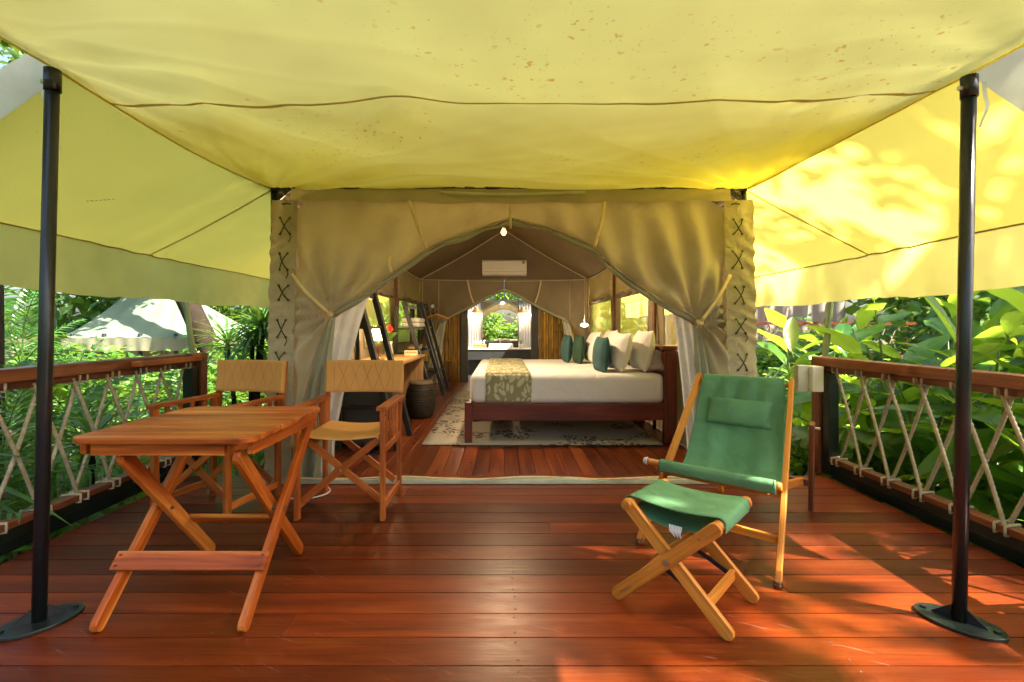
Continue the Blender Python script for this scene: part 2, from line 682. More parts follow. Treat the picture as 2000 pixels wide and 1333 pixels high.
M['teal'] = cloth('teal_cushion', (0.05, 0.115, 0.125), None, 0, 0.15, 8.0, wrinkle=0.4)
M['darkgreen'] = cloth('dark_green_cushion', (0.04, 0.085, 0.06), None, 0, 0.15, 8.0, wrinkle=0.4)
M['mustard'] = cloth('mustard_canvas', (0.68, 0.35, 0.11), (0.6, 0.32, 0.06), 0.10, 0.06, 5.0, wrinkle=0.10, rough=0.7)
M['green'] = cloth('green_canvas', (0.135, 0.31, 0.155), (0.06, 0.22, 0.08), 0.12, 0.20, 3.0, wrinkle=0.40, rough=0.7)
M['plastic'] = plain('white_plastic', (0.74, 0.72, 0.66), 0.3, 0, 0.03, 5, 0)
M['greybox'] = plain('grey_plastic', (0.50, 0.50, 0.44), 0.45, 0, 0.06, 5, 0.05)
M['rope'] = plain('manila_rope', (0.46, 0.37, 0.25), 0.85, 0, 0.3, 30, 0.5, 300)
M['wicker'] = plain('dark_wicker', (0.03, 0.024, 0.018), 0.55, 0, 0.4, 60, 1.0, 110)
M['wickerlid'] = plain('wicker_lid', (0.16, 0.12, 0.075), 0.7, 0, 0.3, 40, 0.8, 120)
M['corr'] = plain('galvanised_sheet', (0.55, 0.57, 0.60), 0.35, 0.75, 0.10, 5, 0.05)
M['vanity'] = plain('dark_grey_panel', (0.045, 0.048, 0.05), 0.45, 0, 0.2)
M['counter'] = plain('pale_counter', (0.62, 0.58, 0.52), 0.4, 0, 0.1)
M['porcelain'] = plain('white_porcelain', (0.80, 0.80, 0.80), 0.12, 0, 0.02, 5, 0)
M['mirror'] = plain('mirror_glass', (0.90, 0.92, 0.91), 0.01, 1.0, 0.0, 5, 0)
M['bronze'] = plain('bronze_shade', (0.24, 0.13, 0.05), 0.35, 0.8, 0.2)
M['shade'] = emit('lamp_shade_glow', (1.0, 0.66, 0.28), 2.2)
M['bulb'] = emit('bulb_glow', (1.0, 0.62, 0.24), 0.6)
M['lotus'] = emit('lotus_glow', (1.0, 0.84, 0.55), 0.7)
M['red'] = plain('red_flower', (0.62, 0.03, 0.02), 0.5, 0, 0.2)
M['paper'] = plain('cream_box', (0.70, 0.58, 0.36), 0.6, 0, 0.1)
M['ink'] = plain('dark_print', (0.10, 0.06, 0.03), 0.6, 0, 0.1)
M['bark'] = plain('rough_bark', (0.026, 0.019, 0.013), 0.95, 0, 0.5, 4, 1.0, 14, 0.1)
M['stitch'] = cloth('mustard_thread', (0.52, 0.26, 0.075), None, 0, 0.1, 9)
M['stalk'] = plain('green_stalk', (0.14, 0.20, 0.05), 0.5, 0, 0.3, 6, 0.1)
M['soil'] = plain('jungle_soil', (0.07, 0.055, 0.03), 0.95, 0, 0.6, 1.5, 1.0, 20)
M['tentgreen'] = cloth('pale_green_tent', (0.19, 0.27, 0.19), (0.2, 0.3, 0.18), 0.2, 0.08, 2.0)
M['tentpale'] = cloth('pale_valance', (0.30, 0.31, 0.21), (0.3, 0.3, 0.18), 0.2, 0.08, 2.0)
M['farwhite'] = cloth('far_white_canvas', (0.36, 0.34, 0.30), (0.3, 0.28, 0.25), 0.2, 0.05, 2.0)
M['ginger'] = leafmat('ginger_leaf', (0.030, 0.125, 0.028), (0.13, 0.30, 0.042), (0.54, 0.78, 0.055), 0.22, 0.44)
M['strap'] = leafmat('strap_leaf', (0.04, 0.14, 0.03), (0.10, 0.25, 0.05), (0.3, 0.52, 0.05), 0.30, 0.3)
M['fan'] = leafmat('fan_palm_leaf', (0.035, 0.10, 0.025), (0.06, 0.15, 0.035), (0.25, 0.45, 0.04), 0.35, 0.3, veins=False)
M['frond'] = leafmat('palm_frond', (0.028, 0.11, 0.026), (0.10, 0.24, 0.045), (0.3, 0.52, 0.05), 0.30, 0.35, veins=False, per_leaf=False)
M['bush'] = leafmat('shrub_leaf', (0.035, 0.12, 0.022), (0.12, 0.27, 0.045), (0.36, 0.58, 0.05), 0.4, 0.35, veins=False, per_leaf=False)
M['treeleaf'] = leafmat('tree_leaf', (0.03, 0.085, 0.02), (0.07, 0.15, 0.03), (0.22, 0.38, 0.04), 0.4, 0.25, veins=False, per_leaf=False)


def rug_mat():
    m, t, out = nodes('coral_rug')
    g = N(t, 'NewGeometry')
    v = N(t, 'TexVoronoi', feature='DISTANCE_TO_EDGE')
    v.inputs['Scale'].default_value = 17.0
    sc = N(t, 'VectorMath', operation='MULTIPLY')
    sc.inputs[1].default_value = (1.0, 0.55, 0.0)
    wv = N(t, 'VectorMath', operation='ADD')
    nz = N(t, 'TexNoise')
    nz.inputs['Scale'].default_value = 3.0
    t.links.new(g.outputs['Position'], nz.inputs['Vector'])
    k = N(t, 'VectorMath', operation='SCALE')
    k.inputs['Scale'].default_value = 0.25
    t.links.new(nz.outputs[1], k.inputs[0])
    t.links.new(g.outputs['Position'], wv.inputs[0])
    t.links.new(k.outputs[0], wv.inputs[1])
    t.links.new(wv.outputs[0], sc.inputs[0])
    t.links.new(sc.outputs[0], v.inputs['Vector'])
    a = ramp(t, v.outputs[0], [(0.10, (0, 0, 0)), (0.14, (1, 1, 1))])
    b = ramp(t, noise(t, g.outputs['Position'], 1.9, 2, 0.4), [(0.50, (0, 0, 0)), (0.56, (1, 1, 1))])
    k2 = mixc(t, 1.0, a, b, 'MULTIPLY')
    base = ramp(t, noise(t, g.outputs['Position'], 160, 2), [(0.3, (0.34, 0.31, 0.26)), (0.7, (0.46, 0.43, 0.37))])
    c = mixc(t, k2, base, (0.085, 0.075, 0.07))
    p = N(t, 'BsdfPrincipled')
    p.inputs['Roughness'].default_value = 0.95
    t.links.new(c, p.inputs['Base Color'])
    t.links.new(bump(t, noise(t, g.outputs['Position'], 220, 1), 0.4, 0.004), p.inputs['Normal'])
    t.links.new(p.outputs[0], out.inputs[0])
    return m


def runner_mat():
    """leaf print: pairs of slanted leaves in cream on olive, from the cloth's own u/v"""
    m, t, out = nodes('leaf_print_runner')
    a = N(t, 'Attribute', attribute_name='g')
    tot = None
    for k, (ang, sx, sy, ox) in enumerate(((0.65, 15.0, 6.4, 0.0), (-0.75, 16.0, 6.8, 0.37), (0.05, 18.0, 7.6, 0.71))):
        rot = N(t, 'VectorRotate')
        rot.inputs['Axis'].default_value = (0, 0, 1)
        rot.inputs['Angle'].default_value = ang
        t.links.new(a.outputs['Vector'], rot.inputs['Vector'])
        sc = N(t, 'VectorMath', operation='MULTIPLY_ADD')
        sc.inputs[1].default_value = (sx, sy, 0)
        sc.inputs[2].default_value = (ox, ox * 1.7, 0)
        t.links.new(rot.outputs[0], sc.inputs[0])
        v = N(t, 'TexVoronoi')
        v.inputs['Scale'].default_value = 1.0
        v.inputs['Randomness'].default_value = 0.55
        t.links.new(sc.outputs[0], v.inputs['Vector'])
        r = ramp(t, v.outputs['Distance'], [(0.36, (1, 1, 1)), (0.40, (0, 0, 0))])
        tot = r if tot is None else mixc(t, 1.0, tot, r, 'DIFFERENCE')
    c = mixc(t, tot, (0.30, 0.29, 0.17), (0.60, 0.60, 0.42))
    p = N(t, 'BsdfPrincipled')
    p.inputs['Roughness'].default_value = 0.8
    t.links.new(c, p.inputs['Base Color'])
    t.links.new(bump(t, noise(t, a.outputs['Vector'], 300, 1), 0.2, 0.003), p.inputs['Normal'])
    t.links.new(p.outputs[0], out.inputs[0])
    return m


M['rug'] = rug_mat()
M['runner'] = runner_mat()

# ------------------------------------------------------------------ ground and floors
YF = 3.46          # tent front plane
YB = 9.50          # tent back wall
HW = 1.66          # half width of the inner tent
EAVE = 2.05
RIDGE = 3.02


def ground_z(x, y):
    return -0.45 + 0.10 * mnoise.noise(Vector((x * 0.25, y * 0.25, 0.0)))


gm = MB()
gm.grid(lambda u, v: (lerp(-70, 70, u), lerp(-50, 90, v), ground_z(lerp(-70, 70, u), lerp(-50, 90, v))), 90, 90)
tag(gm.build('ground', M['soil'], smooth=True), kind='structure')

DXL, DXR = -2.38, 2.34
sub = MB()
for yy in (0.3, 1.2, 2.1, 3.0, 3.44):
    sub.box(((DXL + DXR) / 2, yy, -0.10), (DXR - DXL - 0.06, 0.07, 0.12))
for xx in (-2.2, 0.0, 2.2):
    sub.box((xx, 1.7, -0.30), (0.12, 3.9, 0.24))
deck = sub.build('deck_floor', M['blackwood'])
tag(deck, kind='structure')
BW = 0.1445
y = 1.573 - BW * 12
row = 0
while y < 3.50:
    # boards run across the deck, butt joints staggered from row to row
    cuts = [DXL] + sorted(rnd.uniform(-1.9, 1.9) for _ in range(1 if row % 2 else 0)) + [DXR]
    cuts = [c for i, c in enumerate(cuts) if i == 0 or c - cuts[i - 1] > 0.4 or i == len(cuts) - 1]
    if cuts[0] != DXL:
        cuts[0] = DXL
    for a, b in zip(cuts[:-1], cuts[1:]):
        e0 = rnd.uniform(-0.008, 0.008) if a == DXL else 0.001
        e1 = rnd.uniform(-0.008, 0.008) if b == DXR else 0.001
        mb = MB()
        mb.beam((a + e0, y + BW / 2, -0.0145), (b - e1, y + BW / 2, -0.0145 - rnd.uniform(0, 0.0012)), BW - 0.0055, 0.028)
        pk = mb.build('plank', M['deck'], deck)
        sb = MB()
        for xs in (-2.2, -1.1, 0.0, 1.1, 2.2):
            if a + 0.05 < xs < b - 0.05:
                for q in (-1, 1):
                    sb.lathe([(0.0045, -0.002), (0.0045, 0.0004)], 7, (xs + rnd.uniform(-0.006, 0.006), y + BW / 2 + q * 0.045, -0.0005))
        if sb.v:
            sb.build('screw', M['ink'], pk)
    y += BW
    row += 1
DECK_END = y

tsub = MB()
tsub.box((0, (DECK_END + YB) / 2 + 0.15, -0.16), (3.7, YB - DECK_END + 0.2, 0.24))
tfloor = tsub.build('tent_floor', M['blackwood'])
tag(tfloor, kind='structure')
x = -1.80
while x < 1.80:
    w = 0.118
    ya = DECK_END + 0.002
    cuts = [ya, rnd.uniform(5.2, 8.4), YB + 0.35]
    for a, b in zip(cuts[:-1], cuts[1:]):
        mb = MB()
        mb.beam((x + w / 2, a + 0.001, -0.016), (x + w / 2, b - 0.001, -0.016), w - 0.003, 0.028)
        mb.build('plank', M['floor'], tfloor, bevel=0.002, bseg=1)
    x += w

# ------------------------------------------------------------------ awning poles
def pole(label, bx, by, tx, ty, tz, plate_ang):
    t = thing('awning_pole', label, 'pole', (bx, by, 0), group='steel awning poles')
    mb = MB()
    mb.tube([(bx, by, 0.012), (lerp(bx, tx, .5), lerp(by, ty, .5), tz / 2), (tx, ty, tz)], 0.0225, 24)
    mb.build('tube', M['steel'], t, smooth=True)
    mb = MB()
    mb.tube([(tx, ty, tz - 0.075), (tx, ty, tz + 0.004)], 0.0265, 20)
    c = mb.build('collar', M['steel'], t, smooth=True)
    mb = MB()
    mb.tube([(tx - 0.027, ty, tz - 0.04), (tx - 0.040, ty, tz - 0.04)], 0.009, 6)
    mb.build('bolt', M['chrome'], c)
    ca, sa = math.cos(plate_ang), math.sin(plate_ang)
    pts = []
    for i in range(36):
        a = 2 * math.pi * i / 36
        pts.append((0.130 * math.cos(a), 0.086 * math.sin(a)))
    mb = MB()
    mb.prism(pts, 0.012, (bx + 0.0 * ca, by, 0.006), (ca, sa, 0), (-sa, ca, 0), (0, 0, 1))
    p = mb.build('base_plate', M['greensteel'], t, bevel=0.002)
    for s in (-1, 1):
        mb = MB()
        mb.tube([(bx + s * 0.102 * ca, by + s * 0.102 * sa, 0.012), (bx + s * 0.102 * ca, by + s * 0.102 * sa, 0.021)], 0.011, 6)
        mb.build('bolt', M['steel'], p)
        mb = MB()
        mb.prism([(0.0, 0.0), (0.06, 0.0), (0.0, 0.05)], 0.008, (bx + s * 0.020 * ca, by + s * 0.020 * sa, 0.0125),
                 (s * ca, s * sa, 0), (0, 0, 1), (-sa, ca, 0))
        mb.build('gusset', M['steel'], t)
    return t


PL = (-1.772, 1.80, -1.722, 1.80)
PR = (1.652, 1.80, 1.690, 1.80)
pole('black steel awning pole standing on the deck beside the wooden table', PL[0], PL[1], PL[2], PL[3], 2.055, R(52))
pole('black steel awning pole on an oval plate beside the green footstool', PR[0], PR[1], PR[2], PR[3], 2.030, R(-52))

# ------------------------------------------------------------------ awning sheet
AW0, AW1 = 0.62, 3.425


def aw_edge_x(y, s):
    if s < 0:
        return interp(y, [0.5, 1.8, 3.43], [-1.735, -1.722, -1.70])
    return interp(y, [0.5, 1.8, 3.43], [1.70, 1.700, 1.70])


def aw_z(x, y):
    t = (x + 1.72) / 3.44
    ze = lerp(interp(y, [0.5, 1.8, 3.43], [2.075, 2.072, 2.090]), interp(y, [0.5, 1.8, 3.43], [2.05, 2.055, 2.085]), t)
    b = max(0.0, 4 * t * (1 - t))
    # mid-span sag, tight where it is laced to the tent
    sag = 0.080 * b ** 0.8 * (0.25 + 0.75 * min(1.0, (3.43 - y) / 0.9)) * (0.7 + 0.3 * math.sin(y * 1.7))
    # pull folds that fan out from the laced corners and the left pole
    r = 0.0
    for cx, cy, k, amp in ((-1.7, 3.5, 17, 0.020), (1.72, 3.5, 21, 0.020), (-1.8, 1.7, 11, 0.016), (1.8, 1.7, 13, 0.012)):
        dx, dy = x - cx, y - cy
        d = math.hypot(dx, dy)
        r += amp * math.sin(k * math.atan2(dy, dx) + cx) * min(1, d / 0.25) * math.exp(-d * 0.85)
    r += 0.017 * math.sin(2.6 * x - 5.2 * y + 0.6) * math.exp(-((x + 0.5) / 0.9) ** 2) * b
    # sharp tension creases near the fixed corners
    for cx, cy, k, amp, ph in ((1.75, 3.3, 34, 0.008, 0.4), (-1.75, 3.4, 30, 0.007, 1.1), (1.9, 1.4, 27, 0.007, 2.0), (-1.9, 1.5, 24, 0.008, 0.2)):
        dx, dy = x - cx, y - cy
        d = math.hypot(dx, dy)
        q = math.sin(k * math.atan2(dy, dx) + ph + 1.5 * math.sin(d * 2))
        r += amp * max(0.0, q) ** 3 * min(1, d / 0.2) * math.exp(-d * 0.55)
    r += 0.006 * mnoise.noise(Vector((x * 2.2, y * 2.2, 4.0)))
    # shallow billow humps along the left of the seam
    r += 0.024 * math.exp(-((x + 0.50) / 0.14) ** 2) * math.exp(-((y - 2.05) / 0.35) ** 2)
    r += 0.016 * math.exp(-((x + 1.28) / 0.13) ** 2) * math.exp(-((y - 2.05) / 0.35) ** 2)
    edge_hang = 0.038 * math.exp(-(t / 0.16) ** 2) * max(0.0, math.sin(math.pi * min(1, max(0, (y - 1.8) / 1.62))))
    return ze - sag - edge_hang + r * min(1.0, b * 3 + 0.15)


aw = thing('canvas_awning', 'sagging yellow canvas awning sheet stretched over the wooden deck', 'awning', (0, 2.0, 2.0))


def awp(u, v, dz=0.0):
    y = lerp(AW0, AW1, v)
    x = lerp(aw_edge_x(y, -1), aw_edge_x(y, 1), u)
    return (x, y, aw_z(x, y) + dz)


mb = MB()
mb.grid(lambda u, v: awp(u, v), 230, 150, flip=True)
mb.build('canvas_sheet', M['awning'], aw, smooth=True)
mb = MB()


def seam_y(u):
    return 2.06 - 0.12 * u + 0.015 * math.sin(9 * u)


mb.grid(lambda u, v: awp(u, (seam_y(u) - 0.009 + 0.018 * v - AW0) / (AW1 - AW0), -0.003), 120, 1, flip=True)
mb.build('seam_tape', M['seam'], aw, smooth=True)
for s in (-1, 1):
    mb = MB()
    pts = []
    for i in range(31):
        y = lerp(AW0, 3.42, i / 30)
        pts.append((aw_edge_x(y, s) - s * 0.004, y, aw_z(aw_edge_x(y, s), y) - 0.006))
    mb.tube(pts, 0.0045, 6)
    mb.build('hem', M['awning'], aw, smooth=True)
# lacing between awning and tent header
nl = 19
for i in range(nl):
    x = -1.50 + 3.02 * (i + 0.3) / (nl - 1)
    L = 0.062 if i % 2 == 0 else 0.034
    z = 2.088 - 0.004 * math.sin(i)
    mb = MB()
    pts = []
    for k in range(13):
        a = 2 * math.pi * k / 12
        pts.append((x + L * math.cos(a), 3.405 + 0.006 * math.sin(a * 2), z + 0.008 * math.sin(a) * (1 if i % 2 == 0 else 0.4)))
    mb.tube(pts[:-1], 0.0035, 5, closed=True)
    mb.build('lace', M['blackcord'], aw, smooth=True)
mb = MB()
mb.tube([(lerp(-1.53, 1.55, i / 30), 3.41, 2.083 + 0.003 * math.sin(i * 1.9)) for i in range(31)], 0.004, 5)
mb.build('lace_cord', M['blackcord'], aw, smooth=True)

# ------------------------------------------------------------------ side flies (sloping wings with valance)
def side_fly(s, label):
    t = thing('canvas_side_fly', label, 'canvas fly', (s * 2.1, 5.5, 1.3), group='yellow side flies of the tent')
    XI, XO = 1.685, 2.48
    ZI, ZO = 2.094, 1.60
    Y0, Y1 = 1.84, 9.95

    def wing(u, v, d=0.0):
        y = lerp(Y0, Y1, v)
        x = lerp(XI, XO + (0.02 * math.sin(y * 2.1)), u)
        z = lerp(ZI, ZO, u) - 0.030 * math.sin(math.pi * u) * (0.6 + 0.4 * math.sin(y * 1.3 + s))
        # creases running down the slope near the tent corner
        c = math.exp(-((y - 3.25) / 0.45) ** 2)
        z += 0.010 * c * math.sin(26 * y + 3 * u) * (1 - u * 0.5)
        z += 0.006 * mnoise.noise(Vector((x * 3, y * 2, s * 5.0)))
        return (s * x, y, z + d)

    mb = MB()
    mb.grid(lambda u, v: wing(u, v), 16, 220, flip=(s > 0))
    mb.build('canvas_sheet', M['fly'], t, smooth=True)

    def val(u, v):
        y = lerp(Y0, Y1, u)
        xo, _, zo = wing(1, u)
        rip = 0.018 * math.sin(y * 8.0 + 1.2 * math.sin(y * 3.1)) + 0.012 * math.sin(y * 21 + s)
        return (xo + s * (rip * v + 0.01 * v), y, zo - v * (0.305 + 0.012 * math.sin(y * 5)))

    mb = MB()
    mb.grid(val, 300, 6)
    va = mb.build('valance', M['valance'], t, smooth=True)
    mb = MB()
    mb.tube([(p[0], p[1], p[2] + 0.002) for p in (wing(1, i / 120) for i in range(121))], 0.006, 6)
    mb.build('hem', M['seam'], va, smooth=True)
    for ys in (3.41, 5.6, 7.8):
        mb = MB()
        vv = (ys - Y0) / (Y1 - Y0)

        def tape(u, v, ys=ys):
            yy = ys + 0.12 * (0.5 - u) * (1 if ys < 4 else 0) - 0.009 + 0.018 * v
            return wing(u, (yy - Y0) / (Y1 - Y0), -0.004)
        mb.grid(tape, 24, 1, flip=(s > 0))
        mb.build('seam_tape', M['seam'], t, smooth=True)
    # turned-back front hem, paler outside face
    hgt = 0.19 if s > 0 else 0.17

    def flap(u, v):
        p = wing(u, 0.0)
        return (p[0] + s * 0.01 * v, Y0 - 0.10 * v * (1 if s > 0 else 0.5) + 0.008 * math.sin(u * 19) * v, p[2] - 0.004 + hgt * v * (0.55 + 0.45 * u) + 0.006 * math.sin(u * 13) * v)
    mb = MB()
    mb.grid(flap, 24, 4)
    mb.build('front_flap', M['flapwhite'], t, smooth=True)
    mb = MB()

    def strap(u, v):
        return (s * (1.722 + 0.055 + 0.02 * (u - 0.5) * (1 - 0.5 * v) + 0.012 * math.sin(v * 5)), 1.83 + 0.01 * math.sin(v * 7), 2.03 - (0.10 if s < 0 else 0.17) * v)
    mb.grid(strap, 2, 8)
    mb.build('tie_strap', M['flapwhite'], t, smooth=True)
    mb = MB()
    mb.tube([(s * 1.690, 0.6, 2.106), (s * 1.690, Y1, 2.106)], 0.016, 8)
    mb.build('eave_tube', M['steel'], t, smooth=True)
    if s < 0:
        # a small dirt mark on the sheet near the pole
        mb = MB()
        for k in range(7):
            vv = (2.48 - Y0 + 0.016 * k) / (Y1 - Y0)
            p = wing(0.63 - 0.012 * k, vv, -0.006)
            mb.lathe([(0.001, -0.0015), (0.006 + 0.003 * (k % 3 == 1), 0.0), (0.001, 0.0015)], 6, p)
        mb.build('stain', M['ink'], t)
    return t


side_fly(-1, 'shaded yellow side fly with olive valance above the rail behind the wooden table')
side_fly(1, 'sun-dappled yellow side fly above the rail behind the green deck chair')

# ------------------------------------------------------------------ tent
T = thing('safari_tent', 'tan canvas safari tent with its tied-back entrance open to the deck', 'tent', (0, YF, 0))

EL = [(-1.50, 0.0), (-1.49, 0.48), (-1.41, 0.85), (-1.266, 1.20), (-1.076, 1.31), (-0.827, 1.49), (-0.577, 1.66), (-0.416, 1.73), (-0.197, 1.807), (0.012, 1.877)]
OL = [(-1.535, 0.0), (-1.53, 0.55), (-1.525, 1.05), (-1.52, 1.50), (-1.52, 1.93), (-1.16, 2.085), (-0.78, 2.085), (-0.50, 2.085), (-0.22, 2.085), (0.012, 2.085)]
ER = [(1.53, 0.0), (1.53, 0.45), (1.47, 0.80), (1.349, 1.144), (1.148, 1.254), (0.946, 1.386), (0.745, 1.536), (0.595, 1.68), (0.30, 1.80), (0.012, 1.877)]
OR = [(1.575, 0.0), (1.57, 0.55), (1.56, 1.05), (1.55, 1.50), (1.54, 1.93), (1.16, 2.085), (0.80, 2.085), (0.54, 2.085), (0.26, 2.085), (0.012, 2.085)]


def front_half(s):
    E, O = (EL, OL) if s < 0 else (ER, OR)

    def f(u, v):
        e, o = pl(E, u), pl(O, u)
        x, z = lerp(o[0], e[0], v), lerp(o[1], e[1], v)
        edge = min(1.0, (1 - u) / 0.12)
        # folds gathered at the tie fan out upwards, plus hanging drape under the header
        tie = E[3]
        dx, dz = x - tie[0], z - tie[1]
        d = math.hypot(dx, dz)
        ang = math.atan2(dz, dx * -s)
        fold = 0.045 * math.sin(15 * ang + 0.8) * min(1, d / 0.12) * math.exp(-d * 1.5)
        fold += (0.034 if s > 0 else 0.022) * math.sin(x * 27 + 2.5 * math.sin(z * 3 + s)) * math.sin(math.pi * min(1, max(0, (z - 0.5) / 1.6)))
        fold += 0.026 * mnoise.noise(Vector((x * 3.5, z * 2.0, 1.0 + s)))
        belly = -0.05 * math.sin(math.pi * v) * edge
        roll = 0.02 * max(0, (v - 0.93) / 0.07)
        return (x, YF + fold * edge + belly + roll, z)
    mb = MB()
    mb.grid(f, 130, 34, flip=(s > 0))
    p = mb.build('front_wall', M['tan'], T, smooth=True)
    # rolled lining along the arch
    mb = MB()
    pts, rs = [], []
    for i in range(41):
        u = lerp(1 / 3.0, 1.0, i / 40)
        e = pl(E, u)
        pts.append((e[0] - s * 0.010, YF + 0.022 + 0.008 * math.sin(i * .9), e[1] - 0.014 - 0.004 * math.sin(i * 0.7)))
        rs.append(0.020 + 0.006 * math.sin(i * 0.5) - 0.006 * (i / 40))
    mb.tube(pts, rs, 10)
    mb.build('arch_roll', M['lining'], p, smooth=True)
    mb = MB()
    pts = []
    for i in range(61):
        u = lerp(1 / 3.0, 1.0, i / 60)
        e = pl(E, u)
        pts.append((e[0], YF - 0.002, e[1] + 0.002))
    mb.tube(pts, 0.007, 6)
    mb.build('arch_hem', M['tan'], p, smooth=True)
    # curtain lining below the tie
    tie = E[3]

    def curt(u, v):
        x0 = tie[0] + s * (-0.02 + 0.045 * u)
        xb = (lerp(-1.35, -1.60, u) if s < 0 else lerp(1.38, 1.63, u))
        k = v ** 0.85
        x = lerp(x0, xb, k)
        z = lerp(tie[1] - 0.005, 0.0, v)
        y = YF + 0.02 + 0.05 * k * math.sin(u * 15 + 1.0 + v) + 0.01
        return (x, y, z)
    mb = MB()
    mb.grid(curt, 44, 26, flip=(s < 0))
    mb.build('curtain_lining', M['lining'], p, smooth=True)

    def net(u, v):
        if s < 0:
            xt = lerp(-1.275, -1.00, u)
            zt = lerp(1.20, 1.345, u)
            xb = lerp(-1.43, -1.26, u)
        else:
            xt = lerp(1.345, 1.19, u)
            zt = lerp(1.14, 1.215, u)
            xb = lerp(1.44, 1.29, u)
        k = min(1.0, v * 1.25) ** 0.75
        x = lerp(xt, xb, k)
        return (x, YF + 0.065 + 0.030 * math.sin(u * 16 + 2 * v) * (0.3 + 0.7 * k), lerp(zt, 0.0, v))
    mb = MB()
    mb.grid(net, 36, 26, flip=(s < 0))
    mb.build('net_curtain', M['netting'], p, smooth=True)
    # knot at the tie
    mb = MB()
    for a in range(3):
        mb.tube([(tie[0] + 0.026 * math.cos(k * 1.05) * s, YF - 0.045 + 0.02 * math.sin(k * 1.05), tie[1] - 0.005 + 0.006 * (a - 1) + 0.01 * math.sin(k)) for k in range(6)], 0.004, 5, closed=True)
    for a in range(3):
        mb.tube([(tie[0], YF - 0.06, tie[1]), (tie[0] + s * 0.02 * (a - 1), YF - 0.065, tie[1] - 0.03), (tie[0] + s * 0.03 * (a - 1), YF - 0.055, tie[1] - 0.05)], 0.0025, 5)
    mb.build('tie_knot', M['cream'], p, smooth=True)
    return p


FWL = front_half(-1)
FWR = front_half(1)


def ribbon(name, pts, w, mat, parent, yoff=0.0):
    mb = MB()
    n = len(pts)

    def f(u, v):
        p = pl(pts, v)
        q = pl(pts, min(1, v + 0.02)) if v < 0.99 else pl(pts, v)
        r = pl(pts, max(0, v - 0.02))
        dx, dz = q[0] - r[0], q[2] - r[2]
        L = math.hypot(dx, dz) or 1
        return (p[0] - dz / L * w * (u - 0.5), p[1] + yoff - 0.004 * math.sin(math.pi * u), p[2] + dx / L * w * (u - 0.5))
    mb.grid(f, 2, 14)
    o = mb.build(name, mat, parent, smooth=True)
    sm = o.modifiers.new('thickness', 'SOLIDIFY')
    sm.thickness = 0.003
    return o


ribbon('strap', [(-0.705, 3.40, 2.00), (-0.65, 3.375, 1.85), (-0.577, 3.395, 1.655)], 0.024, M['cream'], FWL)
ribbon('strap', [(-0.835, 3.395, 1.60), (-0.838, 3.385, 1.55), (-0.826, 3.40, 1.485)], 0.02, M['cream'], FWL)
ribbon('strap', [(-1.525, 3.395, 1.475), (-1.41, 3.37, 1.34), (-1.27, 3.385, 1.205)], 0.024, M['cream'], FWL)
ribbon('strap', [(0.675, 3.40, 1.99), (0.645, 3.375, 1.85), (0.600, 3.395, 1.665)], 0.024, M['cream'], FWR)
ribbon('strap', [(1.555, 3.395, 1.47), (1.46, 3.37, 1.31), (1.352, 3.385, 1.15)], 0.024, M['cream'], FWR)
ribbon('strap', [(0.010, 3.43, 1.95), (0.012, 3.42, 1.90), (0.013, 3.43, 1.80)], 0.014, M['cream'], FWR)

# header flap over the top of the front wall
def header(u, v):
    x = lerp(-1.535, 1.56, u)
    z = 2.083 - v * (0.090 + 0.022 * math.sin(math.pi * u) + 0.006 * math.sin(u * 40))
    pull = 0.010 * math.sin(60 * abs(u - 0.5) + 6 * v) * max(0, abs(u - 0.5) - 0.2) * 2
    return (x, 3.415 - 0.022 * v + pull - 0.008 * math.sin(math.pi * v), z)


mb = MB()
mb.grid(header, 140, 6, flip=False)
hd = mb.build('header_flap', M['tan'], T, smooth=True)
mb = MB()


def pale(u, v):
    x = lerp(-0.485, 0.535, u)
    return (x, 3.385 - 0.002 * v, 2.057 - 0.016 * math.sin(math.pi * u) - 0.022 * v)


mb.grid(pale, 30, 2)
po = mb.build('pale_strip', M['flapwhite'], hd, smooth=True)
po.modifiers.new('thickness', 'SOLIDIFY').thickness = 0.004

